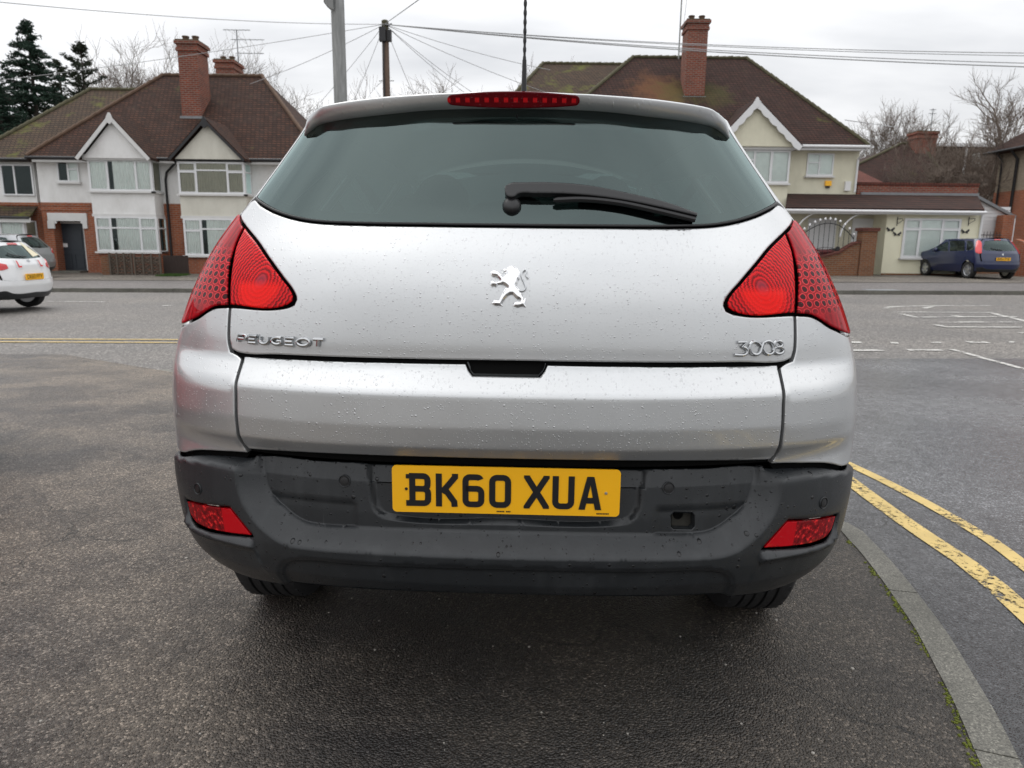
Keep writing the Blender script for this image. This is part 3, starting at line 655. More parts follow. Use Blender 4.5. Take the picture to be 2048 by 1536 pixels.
# body side with wheel arches and window openings
def arch(s0, r, z0=.33, a0=150, a1=20, n=14): return [(s0+r*math.cos(R(a0+(a1-a0)*i/n)), z0+r*math.sin(R(a0+(a1-a0)*i/n))) for i in range(n+1)]
Ra, Fa = 1.50, 4.11
ar = arch(Ra, .375, .335, 118, -14); af = arch(Fa, .375, .335, 194, -8)
side = [(.885,1.545),(.9010,1.49),(.9080,1.402),(.9060,1.35),(.8990,1.3170),(.955,1.3040),(.962,1.268)]+[(1.018,1.250),(1.063,1.182),(1.083,1.10),(1.088,1.03),(1.035,.978),(.93,.978)]+[(.8520,.9970),(.8170,1.0085),(.7860,1.0245),(.7582,1.0350),(.7080,1.0400),(.6960,.9900),(.6880,.9600),(.6770,.9365),(.6520,.9300),(.6385,.9240),(.6365,.9012),(.6335,.8577),(.6335,.8140),(.6335,.7757),(.6310,.7215),(.6200,.7020),(.6719,.6985),(.7733,.6870),(.8264,.6760),(.87,.6640),(1.0,.660),(1.30,.655)]
side += ar+[(Ra+.385,.225),(Fa-.385,.225)]+af+[(4.60,.30),(4.93,.32),(4.97,.55),(4.93,.74),(4.60,.93),(4.15,1.045),(3.93,1.09),(3.55,1.30),(3.15,1.49),(2.9,1.545),(2.0,1.555)]
def hb(pts): return pts
holes = [[(1.27,1.20),(1.30,1.17),(1.62,1.12),(1.66,1.45),(1.40,1.44),(1.30,1.34)], [(1.70,1.10),(2.48,1.07),(2.50,1.49),(1.74,1.46)], [(2.56,1.065),(3.55,1.06),(3.60,1.12),(3.12,1.44),(2.95,1.495),(2.58,1.495)]]
for sg in (1, -1):
    fl_ = (lambda p: p) if sg > 0 else mir
    b_ = panel('body_side', fl_(side), F0, M['silver'], CAR, grid=.022, gap=.0, holes=[fl_(h) for h in holes], sharp=30)
    for h in holes: panel('side_window', fl_(h), offs(F0, -.006), M['car_glass'], CAR, grid=.06, gap=.001, thick=0, edge=0)
    # door shut lines as thin dark strips let into the skin
    for s_ in (1.69, 2.53, 3.62):
        g = MB()
        zz = np.linspace(.26 if s_ > 2 else .75, 1.08, 14); P_ = offs(F0, .0012)(sg*np.full(14, s_), zz); Q_ = offs(F0, .0012)(sg*np.full(14, s_+.005), zz)
        g.add(P_.tolist()+Q_.tolist(), [(i, i+1, i+15, i+14) for i in range(13)])
        g.build('door_gap', M['gap'], b_, False, False)
    # lamps
    panel('tail_lamp', fl_(Lin), offs(F0, .003), M['lens_inner'], CAR, grid=.010, gap=.0008, edge=.004, sharp=50, thick=.003)
    panel('tail_lamp', fl_(LoutI+LoutB+LoutO), offs(F0, .004), M['lens_outer'], CAR, grid=.010, gap=.0016, edge=.005, sharp=50, thick=.003)
# roof, windscreen, bonnet strips between the two sides
def strip(name, s0, s1, zf, crown, mat, n=22):
    ss = np.linspace(s0, s1, n); us = np.linspace(-1, 1, 21)
    E = [F0(np.array([s_]), np.array([zf(s_)]))[0] for s_ in ss]
    def fn(u, v):
        i = min(int(v), n-2); t = v-i; e = E[i]*(1-t)+E[i+1]*t; return (e[0]*u, e[1]-.10*(1-u*u)*(1 if s0 > 2.9 else 0), e[2]+crown(ss[i])*(1-u*u))
    return grid_patch(name, fn, us, list(range(n)), mat, CAR)
top_s = [(.885,1.545),(2.0,1.555),(2.9,1.545),(3.15,1.49),(3.55,1.30),(3.93,1.09),(4.15,1.045),(4.60,.93),(4.93,.74)]
zt_ = lambda s_: float(np.interp(s_, *zip(*top_s)))
strip('roof', 1.06, 2.95, zt_, lambda s_: .035+.055*sm((s_-1.06)/.7), M['silver'])
strip('windscreen', 2.95, 3.93, zt_, lambda s_: .09-.06*(s_-2.95), M['car_glass'])
strip('bonnet', 3.93, 4.93, zt_, lambda s_: .04, M['silver'])
def nosef(u, v):
    z = .30+(.74-.30)*v; e = F0(np.array([4.945]), np.array([z]))[0]; return (e[0]*u, e[1]+.14*(1-u*u)+.05*math.sin(math.pi*v), z)
grid_patch('front_bumper', nosef, np.linspace(-1, 1, 17), np.linspace(0, 1, 7), M['silver'], CAR)
# dark inner shell so that the gaps read black
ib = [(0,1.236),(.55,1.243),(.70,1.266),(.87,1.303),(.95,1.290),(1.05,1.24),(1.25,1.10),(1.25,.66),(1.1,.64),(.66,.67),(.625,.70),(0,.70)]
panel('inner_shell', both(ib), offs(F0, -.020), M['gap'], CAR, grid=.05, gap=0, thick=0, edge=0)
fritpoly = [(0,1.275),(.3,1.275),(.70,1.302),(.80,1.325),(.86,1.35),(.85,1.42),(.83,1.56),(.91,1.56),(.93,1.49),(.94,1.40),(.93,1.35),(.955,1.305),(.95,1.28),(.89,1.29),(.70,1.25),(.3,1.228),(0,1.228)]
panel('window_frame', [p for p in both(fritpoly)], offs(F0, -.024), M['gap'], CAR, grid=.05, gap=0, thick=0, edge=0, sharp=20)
ub = MB(); ub.box(-.60, .60, .35, 4.1, .30, .36); ub.box(-.60, .60, .18, .40, .350, .375); ub.build('underbody', M['gap'], CAR, False, False)
for sg in (1, -1):
    for y in (.83, 3.44): 
        l = MB(); pa = [(y+.385*math.cos(R(a)), .335+.385*math.sin(R(a))) for a in range(0, 181, 15)]; l.add([(sg*x_, p[0], p[1]) for x_ in (.56, .86) for p in pa], [(i, i+1, i+14, i+13) for i in range(12)]); l.add([(sg*.56, p[0], p[1]) for p in pa], [tuple(range(13))]); l.build('wheel_well', M['gap'], CAR, False, False)
        wheel('wheel', CAR, sg*.775, y, .315, .322, .215, sg)
# seam lips: thin rubber seal round the rear window
def ribbon(name, path, f, r, mat, parent, closed=False, n=6):
    P_ = resample(path, .012, 40, closed); Q_ = f(P_[:, 0], P_[:, 1]); Q_ = np.vstack([Q_, Q_[:1]]) if closed else Q_
    return MB().tube(Q_.tolist(), r, n, not closed).build(name, mat, parent, True, False)
ribbon('window_seal', [(-a, b) for a, b in reversed(GLb)]+GLb[1:], offs(F0, -.0005), .0032, M['seal'], CAR)
# ---- bumper
ro = [(0,.5020),(.3217,.5007),(.4602,.4985),(.5098,.4999),(.5443,.5102),(.5702,.5255),(.5968,.5472),(.6191,.5772),(.6341,.6128),(.6414,.6509),(.6398,.6760),(.6190,.7000)]
ri = [(0,.5475),(.3343,.5440),(.4534,.5395),(.4907,.5430),(.5252,.5581),(.5486,.5763),(.5725,.5985),(.5862,.6217),(.5943,.6565),(.6024,.7000)]
po = [(0,.5650),(.2722,.5668),(.2961,.5708),(.3130,.5887),(.3225,.6145),(.3266,.6490),(.3375,.7300)]
pi_ = [(0,.5730),(.2676,.5748),(.2855,.5822),(.2982,.6051),(.3054,.6475),(.3140,.7300)]
lw = [(0,.4745),(.3249,.4706),(.5044,.4623),(.5298,.4522),(.5479,.4358),(.5682,.3894),(.57,.30)]
fogp = [(.8548,.5480),(.6703,.5680),(.6128,.5087),(.7068,.5010),(.7823,.4967),(.8268,.5010),(.8513,.5200)]
RO = resample([(-a, b) for a, b in ro[::-1]]+ro[1:]+[(.60,.80),(-.60,.80)], .01); RI = resample([(-a, b) for a, b in ri[::-1]]+ri[1:]+[(.60,.80),(-.60,.80)], .01)
PO = resample([(-a, b) for a, b in po[::-1]]+po[1:]+[(.33,.80),(-.33,.80)], .01); PI = resample([(-a, b) for a, b in pi_[::-1]]+pi_[1:]+[(.31,.80),(-.31,.80)], .01)
LW = resample([(-a, b) for a, b in lw[::-1]]+lw[1:]+[(0,.28)], .01)
FOG = resample(fogp, .008, 50)
def frac(P_, outer, inner):
    a = sdist(P_, outer); b = -sdist(P_, inner); t = np.where(a <= 0, 0, np.where(b <= 0, 1, a/(np.maximum(a, 0)+np.maximum(b, 0)+1e-9))); return t
def smoo(t): t = np.clip(t, 0, 1); return t*t*(3-2*t)
def bdisp(S, z):
    sh = np.shape(S); P_ = np.stack([np.ravel(S), np.ravel(z+0*S)], 1); A_ = np.abs(P_[:, 0]); PA = np.stack([A_, P_[:, 1]], 1)
    t = frac(PA, RO, RI); d =  .004-.048*(t*.9+.1*smoo(t))
    t2 = frac(PA, PO, PI); d -= .016*smoo(t2)*(t > .99)
    d -= .006*smoo((.612-P_[:, 1])/.012)*(t > .999)*(t2 <= 0)*smoo((A_-.345)/.02)   # faint step across the recess
    lwd = sdist(PA, LW); d -= .010*smoo(lwd/.010)+.004*np.exp(-(lwd/.004)**2)
    # chamfer on top of the corner pods
    c = np.clip((P_[:, 1]-(.668-.12*np.maximum(A_-.72, 0)))/.022, 0, 1.3)*(1-t)*smoo((A_-.60)/.02); d -= .030*c
    # fog lamp pocket with the lip under it
    fd = sdist(PA, FOG); d -= .006*np.exp(-(np.minimum(fd, 0)/.006)**2)
    lip = np.interp(A_, [.60, .61, .70, .78, .83, .87, .90], [.4, .487, .487, .483, .487, .503, .53]); d += .013*np.exp(-((P_[:, 1]-lip)/.010)**2)*smoo((A_-.600)/.012)*smoo((.875-A_)/.02)
    d -= .006*smoo((.475-P_[:, 1])/.02)*smoo((A_-.57)/.05)*0
    return d.reshape(sh)
SKB = Skin([(.20,.12),(.33,.075),(.38,.035),(.42,.012),(.47,.002),(.50,.0),(.58,.004),(.66,.014),(.700,.028),(.74,.045),(1.8,.5)], SKW, SKL, Yc=[(.20,.12),(.33,.075),(.38,.035),(.42,.012),(.50,.0),(.60,.006),(.66,.012),(.70,.020),(.74,.03),(1.8,.5)])
def FB(S, z): return SKB.P(S, z)+norm(SKB.P, S, z, 4e-3)*bdisp(S, z)[..., None]
bm_out = [(0,.7130),(.45,.7080),(.607,.7040),(.6200,.6985),(.6719,.6940),(.7733,.6825),(.8264,.6713),(.87,.6590),(1.0,.655),(1.18,.650),(1.25,.648)]
bm_out += [(1.19,.60),(1.135,.53),(1.095,.46),(1.07,.38),(1.055,.350),(1.0,.350),(.90,.352),(.80,.356),(.70,.362),(.587,.3723),(.3908,.3850),(.0,.3925)]
tw = MB(); c4 = [(.3930,.5945),(.4490,.5915),(.4530,.5495),(.3960,.5525)]
rr_ = resample([(c4[0][0]+.006, c4[0][1]), (c4[1][0]-.006, c4[1][1]), (c4[1][0], c4[1][1]-.006), (c4[2][0], c4[2][1]+.006), (c4[2][0]-.006, c4[2][1]), (c4[3][0]+.006, c4[3][1]), (c4[3][0], c4[3][1]+.006), (c4[0][0], c4[0][1]-.006)], .004, 5)
def cr(r, d): return [inset(r, q) for q in d]
HALF = lambda rs_: [q for r in rs_ for q in (r, np.stack([-r[:, 0], r[:, 1]], 1))]
cre = cr(RO, (-.006, 0, .006))+cr(RI, (-.005, 0, .005))+cr(PO, (-.004, 0))+cr(PI, (0, .004))+cr(LW, (-.005, 0, .005, .010))
BP = panel('bumper', both(bm_out), FB, M['plastic'], CAR, grid=.009, gap=.0015, zgrid=.008, edge=.003, sharp=40, thick=.02, creases=cre, holes=[inset(FOG, -.0015), mir(inset(FOG, -.0015)), rr_], ne=2.5e-3)
# underside return so that the lower edge has depth
lo = [(-a, b) for a, b in reversed([(0,.3925),(.3908,.3850),(.587,.3723),(.70,.362),(.80,.356),(.90,.352)])]+[(.3908,.3850),(.587,.3723),(.70,.362),(.80,.356),(.90,.352)]
P_ = resample(lo, .03, 60, False); A_ = FB(P_[:, 0], P_[:, 1]); B_ = A_+np.array([0, .22, .0])*1; B_[:, 2] += .012; B_[:, 0] *= .95
mesh('bumper_underside', np.vstack([A_, B_]).tolist(), [(i, i+1, i+1+len(A_), i+len(A_)) for i in range(len(A_)-1)], M['plastic'], BP, True)
for sg in (1, -1):
    panel('fog_lamp', fogp if sg > 0 else mir(fogp), offs(SKB.P, .000), M['lens_fog'], CAR, grid=.010, gap=.002, thick=.01, edge=.002, sharp=50)
def disc(s_, z_, r, f, prof, mat, name, parent):
    p = f(np.array([s_]), np.array([z_]))[0]; n_ = norm(f, np.array([s_]), np.array([z_]))[0]
    o = MB().lathe(prof, (0, 0, 0), 'z', 24).build(name, mat, None, True, False); o.parent = parent
    o.rotation_mode = 'QUATERNION'; o.rotation_quaternion = Vector(n_).to_track_quat('Z', 'Y'); o.location = Vector(p.tolist()); return o
for s_, z_ in ((.7749,.5979), (-.7749,.5979), (.3792,.6558), (-.3792,.6558)):
    sn = disc(s_, z_, .012, FB, [(.0150, -.004), (.0148, .0016), (.0136, .0026), (.0126, .0018), (.0124, -.001)], M['plastic'], 'parking_sensor', CAR)
    disc(s_, z_, .009, FB, [(.0124, -.003), (.0124, .0004), (.0098, .0004), (.0096, .0022), (.0060, .0028)], M['black'], 'sensor_face', CAR)
# towing eye opening (its cover is gone)
A_ = offs(FB, -.0012)(rr_[:, 0], rr_[:, 1]); n = len(A_); c_ = A_.mean(0); Bk = offs(FB, -.022)(rr_[:, 0], rr_[:, 1])
tw.add(A_.tolist()+Bk.tolist(), [(i, (i+1) % n, (i+1) % n+n, i+n) for i in range(n)])
te = tw.build('tow_eye_socket', M['plastic'], CAR, False, False)
M['tow'] = simple('dusty_cavity', (.030, .028, .022), .8, var=.35, vscale=60)
MB().add(Bk.tolist(), [tuple(range(n))]).build('socket_back', M['tow'], te, False, False)
MB().lathe([(.0115, 0), (.0115, -.002), (.008, -.0024), (.008, -.001), (0, -.001)], (c_[0]-.008, Bk[:, 1].mean()-.001, c_[2]+.008), 'y', 20).build('tow_eye_thread', M['gap'], te, True, False)
# ---- number plate
yp = .040; z0p, z1p = .5905, .7020; x0p, x1p = -.2580, .2620
def rrect(x0, x1, z0, z1, r, n=5): return arc(x1-r, z1-r, r, r, 0, 90, n)+arc(x0+r, z1-r, r, r, 90, 180, n)+arc(x0+r, z0+r, r, r, 180, 270, n)+arc(x1-r, z0+r, r, r, 270, 360, n)
tilt = .000
NP = MB().prism(rrect(x0p, x1p, z0p, z1p, .010)[::-1], yp, yp+.004).build('number_plate', M['plate_y'], CAR, False, False)
G = {}
w_ = .014; H = .079; W_ = .050; h2 = w_/2
def rr2(x0, x1, y0, y1, r, c=4, tl=1, tr=1, br=1, bl=1):
    o = []
    o += arc(x1-r, y1-r, r, r, 90, 0, c) if tr else [(x1, y1)]
    o += arc(x1-r, y0+r, r, r, 0, -90, c) if br else [(x1, y0)]
    o += arc(x0+r, y0+r, r, r, -90, -180, c) if bl else [(x0, y0)]
    o += arc(x0+r, y1-r, r, r, 180, 90, c) if tl else [(x0, y1)]
    return o
a_, b_, t_, o_ = h2, W_-h2, H-h2, h2
G['B'] = [(rr2(a_, b_-.001, .0415, t_, .010, 4, 0, 1, 1, 0), 1), (rr2(a_, b_, o_, .0415, .010, 4, 0, 1, 1, 0), 1), ([(a_-.0145, t_-.001), (a_, t_-.001)], 2), ([(a_-.0145, o_), (a_, o_)], 0)]
G['K'] = [([(a_, 0), (a_, H)], 0), ([(b_+.001, H), (b_+.001, H-.008), (a_+.007, .034)], 0), ([(a_+.013, .043), (b_-.001, .012), (b_, 0)], 0)]
G['6'] = [([(b_-.001, H-.020), (b_-.001, H-.016)]+arc(b_-.010, t_-.009, .009, .009, 0, 90, 4)+arc(a_+.010, t_-.010, .010, .010, 90, 180, 4)+arc(a_+.010, o_+.010, .010, .010, 180, 270, 4)+arc(b_-.010, o_+.010, .010, .010, 270, 360, 4)+arc(b_-.010, .0345, .010, .010, 0, 90, 4)+[(a_, .0445)], 0)]
G['0'] = [(rr2(a_, b_, o_, t_, .011), 1)]
G['X'] = [([(a_-.004, H), (a_-.004, H-.004), (b_+.004, .004), (b_+.004, 0)], 0), ([(b_+.004, H), (b_+.004, H-.004), (a_-.004, .004), (a_-.004, 0)], 0)]
G['U'] = [([(a_, H)]+arc(a_+.011, o_+.011, .011, .011, 180, 270, 4)+arc(b_-.011, o_+.011, .011, .011, 270, 360, 4)+[(b_, H)], 0)]
G['A'] = [([(-.001,0),(.0135,0),(.0290,.079),(.0170,.079)], 3), ([(.0365,0),(.051,0),(.0330,.079),(.0210,.079)], 3), ([(.011,.022),(.039,.022)], 0)]
def glyphs(G_, text, x0, z0, adv, k, w, y, gap=.033):
    mb = MB(); x = x0; lay = 0
    for ch in text:
        if ch == ' ': x += (gap-.011)*k; continue
        for path, cl in G_[ch]:
            lay += 1; yy = y-.0001*(lay % 5)
            pp = [(x+px*k, z0+pz*k) for px, pz in path]
            for q in ([pp] if cl == 3 else stroke2(pp, w*(.75 if cl == 2 else 1), cl == 1)):
                mb.add([(p[0], yy, p[1]) for p in q], [(0, 1, 2, 3)])
        x += adv*k
    return mb
glyphs(G, 'BK60 XUA', -.2185, .6060, .061, 1.0, .014, yp-.0012).build('plate_characters', M['plate_k'], NP, False, False)
for x_, mt in ((-.2255, M['black']), (.2300, M['alloy'])): MB().lathe([(.0036, 0), (.003, -.0022), (0, -.0025)], (x_, yp, .6465), 'y', 14).build('plate_screw', mt, NP, True, False)
tn = MB()
for x_, n_ in ((-.018, 9), (.210, 8)):
    for i in range(n_):
        if x_ < 0 and i == 5: continue
        tn.box(x_+i*.0036, x_+i*.0036+.0027, yp-.0009, yp-.0004, .5955, .5985)
tn.build('plate_small_print', M['plate_k'], NP, False, False)
# ---- chrome lettering: rounded strokes laid on the skin
def badge(text, strokes, s0, z0, k, r, name, f=F0, flat=.55, kx=1.0, slope=0.0, space=.25):
    mb = MB(); x = s0
    for ch in text:
        wd, paths = strokes[ch]
        for p in paths:
            pts = np.array([(x+a*k*kx, z0+b*k+slope*(x+a*k*kx-s0)) for a, b in p]); q = f(pts[:, 0], pts[:, 1]); nn = norm(f, pts[:, 0], pts[:, 1]); q = q+nn*r*.85
            mb.tube(q.tolist(), r, 8)
        x += (wd+space)*k*kx
    return mb.build(name, M['chrome'], CAR, True, False)
_c = lambda *a: arc(*a)
ST = {'P': (1.0, [[(0,0),(0,1),(.75,1)]+arc(.72,.72,.28,.28,90,-90,6)+[(.05,.44)]]), 'E': (.9, [[(.9,1),(0,1),(0,0),(.9,0)],[(0,.5),(.75,.5)]]),
      'U': (1.05, [[(0,1),(0,.5)]+arc(.52,.5,.52,.5,180,360,10)+[(1.04,1)]]), 'G': (1.15, [arc(.6,.5,.6,.5,50,310,12)+[(1.05,.1),(1.05,.48),(.65,.48)]]),
      'O': (1.3, [arc(.65,.5,.65,.5,90,450,18)]), 'T': (1.05, [[(0,1),(1.05,1)],[(.52,1),(.52,0)]])}
badge('PEUGEOT', ST, -.6500, .9640, .0160, .0045, 'maker_badge', kx=1.50, slope=.0, space=.36)
SN = {'3': (1.0, [[(.15,1.0),(.95,1.0),(.45,.62)]+arc(.45,.30,.50,.32,75,-100,10)+[(-.25,0.02)]]),
      'o': (2.0, [[(.5+.55*math.cos(t)*(1.0), .5+.52*math.sin(t)) for t in np.linspace(.35, 2*math.pi-.55, 18)]+[(1.05,.42),(1.35,.93)]+[(1.75+.0+.55*math.cos(t), .5+.52*math.sin(t)) for t in np.linspace(2.2, -math.pi+.30, 18)]+[(1.15,.45)]]),
      '8': (1.0, [arc(.55,.76,.40,.25,90,450,12), arc(.5,.27,.50,.29,90,450,14)])}
badge('3o8', SN, .5250, .9570, .0285, .0039, 'model_badge', kx=.97, slope=.0, space=.22)
# heraldic rampant animal in chrome
li = [(905,365),(960,372),(1020,400),(1065,450),(1095,520),(1100,580),(1090,640),(1060,670),(1045,730),(1018,790),(1070,850),(1110,910),(1140,1010),(1165,1060),(1175,1110),(1210,1050),(1218,1060),(1215,1200),(1225,1230),(1222,1258),(1150,1240),(1060,1262),(1000,1250),(955,1225),(985,1160),(1040,1135),(1100,1130),(1105,1100),(1040,1080),(985,1030),(940,985),(890,990),(830,1030),(770,1100),(730,1170),(715,1195),(740,1215),(735,1240),(660,1230),(575,1228),(530,1200),(490,1180),(540,1135),(545,1110),(600,1110),(650,1120),(665,1085),(690,1030),(740,920),(800,840),(830,835),(790,800),(750,775),(620,765),(600,800),(575,825),(550,800),(525,805),(510,825),(480,795),(455,775),(470,710),(510,695),(600,705),(665,690),(600,605),(520,600),(480,585),(455,545),(450,510),(500,480),(570,478),(640,520),(740,600),(770,600),(760,545),(790,565),(800,540),(750,520),(790,500),(745,485),(720,440),(790,430),(840,395)]
def lion_pt(u, v):
    # zoomed drawing -> metres on the skin around (s 0.003, z 1.106)
    return ((u-865)/830*.0905+.0035, 1.1050-(v-812)/900*.0890)
pts = np.array([lion_pt(u, v) for u, v in li]); o2 = pts if area2(pts) > 0 else pts[::-1]
panel('emblem', [tuple(p) for p in o2], offs(F0, lambda S, z: .0034+.0046*smoo(sdist(np.stack([np.ravel(S), np.ravel(z)], 1), o2).reshape(np.shape(S))/.0055)), M['bright_chrome'], CAR, grid=.0022, gap=0, thick=.0045, edge=.0010, rs=.0025, sharp=55)
tl = np.array([lion_pt(u, v) for u, v in [(1085,895),(1140,905),(1195,885),(1220,830),(1195,740),(1150,640),(1135,560),(1150,490),(1200,450),(1240,480),(1225,540),(1250,600),(1280,630)]])
q = offs(F0, .0035)(tl[:, 0], tl[:, 1]); MB().tube(resample(q, .002, 80, False).tolist(), .0019, 7).build('emblem_tail', M['chrome'], CAR, True, False)
# ---- roof spoiler with the high brake light
bx = [(0,.330,1.529),(.155,.337,1.5275),(.228,.346,1.525),(.342,.364,1.517),(.464,.412,1.511),(.520,.449,1.505),(.545,.458,1.493),(.566,.482,1.478)]
tx = [(0,.318,1.5620),(.155,.324,1.5580),(.213,.332,1.5570),(.35,.356,1.5520),(.48,.409,1.5450),(.525,.447,1.5360),(.552,.466,1.5180),(.572,.500,1.487)]
us = np.linspace(-1, 1, 61)
def lerp3(T, u):
    A = np.array(T); t = abs(u)*(len(T)-1); i = min(int(t), len(T)-2); f = t-i
    m0 = (A[min(i+1, len(T)-1)]-A[max(i-1, 0)])/2 if i > 0 else np.array([(A[1]-A[0])[0], 0, 0]); m1 = (A[min(i+2, len(T)-1)]-A[i])/2
    p = (2*f**3-3*f*f+1)*A[i]+(f**3-2*f*f+f)*m0+(-2*f**3+3*f*f)*A[i+1]+(f**3-f*f)*m1
    return np.array([math.copysign(p[0], u), p[1], p[2]])
vs = [0, .5, 1, 2, 2.25, 2.5, 2.75, 3, 4, 5, 6]
def spoil(u, v):
    b = lerp3(bx, u); t = lerp3(tx, u)
    if v <= 1: p = b+np.array([0, .13*(1-v)+.004*0, -.004*(1-v)])            # underside
    elif v <= 2: p = b+(t-b)*(v-1)*.86
    elif v <= 3:
        a = (v-2)*math.pi/2; e = t-b; p = b+e*.86+e*.14*math.sin(a)+np.array([0, .010*(1-math.cos(a)), 0])
    else: w = (v-3)/3; p = t+np.array([0, .010+.42*w, .052*w*(1-.5*abs(u)**2)*(1 if abs(u) < .999 else 1)])+np.array([t[0]*.10*w, 0, 0])
    return tuple(p)
SP = grid_patch('spoiler', spoil, us, vs, M['silver'], CAR)
SP.data.uv_layers[0].name = 'UVMap'
# brake light follows the spoiler face
def face(u_x, z):
    uu = np.interp(abs(u_x), [p[0] for p in bx], np.linspace(0, 1, len(bx))); b = lerp3(bx, math.copysign(uu, u_x)); t = lerp3(tx, math.copysign(uu, u_x)); k = (z-b[2])/(t[2]-b[2]); p = b+(t-b)*k; return np.array([u_x, p[1], z])
def bl_f(S, z):
    S = np.atleast_1d(S); z = np.atleast_1d(z)+0*S; return np.array([face(a, b)+np.array([0, -.0035, 0]) for a, b in zip(S.ravel(), z.ravel())])
bl = arc(.149, 1.5410, .0125, .0112, 90, -90, 8)+arc(-.149, 1.5410, .0125, .0112, 270, 90, 8)
panel('brake_light', bl, bl_f, M['lens_brake'], CAR, grid=.02, gap=0, thick=.006, edge=.003, rs=.006, sharp=60, zgrid=.006)
# ---- rear wiper
wa = [(-.0168,1.3190),(.0000,1.3275),(.0356,1.3290),(.1077,1.3300),(.2215,1.3237),(.3382,1.3057),(.4393,1.2848),(.5092,1.2620),(.5050,1.2560),(.42,1.2730),(.3119,1.2910),(.1958,1.3020),(.0671,1.3040),(.020,1.3020),(.012,1.2960),(-.006,1.2960),(-.0150,1.3050)]
WP = panel('wiper_arm', wa, offs(F0, .022), M['black'], CAR, grid=.01, gap=0, thick=.016, edge=.004, rs=.008, sharp=50)
bl_ = np.array([(.12,1.2930),(.2,1.2960),(.3,1.2890),(.4,1.2720),(.5,1.2520)]); q = offs(F0, .012)(bl_[:, 0], bl_[:, 1]); MB().tube(resample(q, .01, 80, False).tolist(), [.004]+[.007]*(len(resample(q, .01, 80, False))-1), 8).build('wiper_blade', M['black'], CAR, True, False)
disc(.004, 1.2860, .014, F0, [(.0225, -.002), (.0220, .004), (.0180, .011), (.0110, .014), (.0, .015)], M['black'], 'wiper_pivot', CAR)
disc(.013, 1.5060, .002, F0, [(.0028, -.001), (.0028, .006), (.001, .009)], M['black'], 'washer_jet', CAR)
# ---- aerial
ae = MB(); b = Vector((.018, .70, 1.60)); d_ = Vector((.004, -.07, 1)).normalized()
ae.tube([b, b+d_*.05, b+d_*.12], [.011, .0075, .006], 10); 
pts_ = [b+d_*(.12+.006*i) for i in range(75)]; ae.tube(pts_, [.0036+(.0014 if i % 4 < 2 else 0) for i in range(75)], 8)
ae.build('aerial', M['black'], CAR, True, False)
# ---- inside: shelf, rear seat backs with headrests, front seats
ins = MB(); ins.box(-.60, .60, .55, 1.05, 1.02, 1.05); ins.build('parcel_shelf', M['seat'], CAR, False, False)
for x_ in (-.38, 0, .38):
    st = MB(); st.slab([(x_-.17, 1.02, .80), (x_+.17, 1.02, .80), (x_+.15, 1.12, 1.20), (x_-.15, 1.12, 1.20)], (0, .12, -.02)); so = st.build('rear_seat', M['seat'], CAR, False, False)
    MB().lathe([(.02, -.05), (.10, -.045), (.115, .0), (.10, .05), (.04, .06)], (x_, 1.14, 1.26), 'y', 14).build('headrest', M['seat'], so, True, False)
for x_ in (-.38, .38):
    st = MB(); st.slab([(x_-.22, 2.0, .75), (x_+.22, 2.0, .75), (x_+.17, 1.86, 1.28), (x_-.17, 1.86, 1.28)], (0, .12, .0)); so = st.build('front_seat', M['seat'], CAR, False, False)
    MB().lathe([(.02, -.05), (.11, -.045), (.13, .0), (.11, .05), (.04, .06)], (x_, 1.88, 1.38), 'y', 14).build('headrest', M['seat'], so, True, False)
MB().box(-.70, .70, 2.6, 3.2, .80, 1.08).build('dashboard', M['black'], CAR, False, False)
MB().box(-.72, .72, .3, 3.4, .36, .40).build('cabin_floor', M['gap'], CAR, False, False)
for sg in (1, -1):
    mr = MB(); mr.lathe([(.03, .02), (.085, .05), (.105, .11), (.085, .17), (.03, .19)], (sg*.93, 2.78, 1.09), 'y', 16)
    mr.V = [(sg*.95+(v[0]-sg*.93)*1.1, v[1], v[2]) for v in mr.V]; mr.tube([(sg*.82, 2.9, 1.05), (sg*.9, 2.88, 1.07)], .03, 8); mr.build('door_mirror', M['silver'], CAR, True, False)
# ------------------------------------------------------------------ ground, roads, kerbs
def sheet(name, poly, zf, mat, grid, extra=(), off=0.0, kind='structure', fine=None):
    """flat-ish sheet: outline in (x, y) with height zf(x, y)"""
    o = np.asarray(poly, float); o = o if area2(o) > 0 else o[::-1]; o = resample(o, grid, 0)
    lo, hi = o.min(0), o.max(0); G = np.stack(np.meshgrid(np.arange(lo[0]+grid/2, hi[0], grid), np.arange(lo[1]+grid/2, hi[1], grid)), -1).reshape(-1, 2)
    G = G[inside(G, o)]; G = G[np.abs(sdist(G, o)) > grid*.3] if len(G) else G
    pts = o.tolist()+G.tolist(); ed = [(i, (i+1) % len(o)) for i in range(len(o))]
    v, e_, f, *_x = delaunay_2d_cdt([Vector(p) for p in pts], ed, [], 1, 1e-6, False)
    V = [(p[0], p[1], zf(p[0], p[1])+off) for p in v]
    ob = mesh(name, V, [tuple(t) for t in f], mat); 
    bm = bmesh.new(); bm.from_mesh(ob.data); bmesh.ops.recalc_face_normals(bm, faces=bm.faces)
    if sum(q.normal.z for q in bm.faces) < 0: bmesh.ops.reverse_faces(bm, faces=bm.faces)
    bm.to_mesh(ob.data); bm.free()
    if kind: ob['kind'] = kind
    return ob
mesh('ground', [(-1200,-1200,-.95),(1200,-1200,-.95),(1200,1200,-.95),(-1200,1200,-.95)], [(0,1,2,3)], M['forecourt'])['kind'] = 'structure'
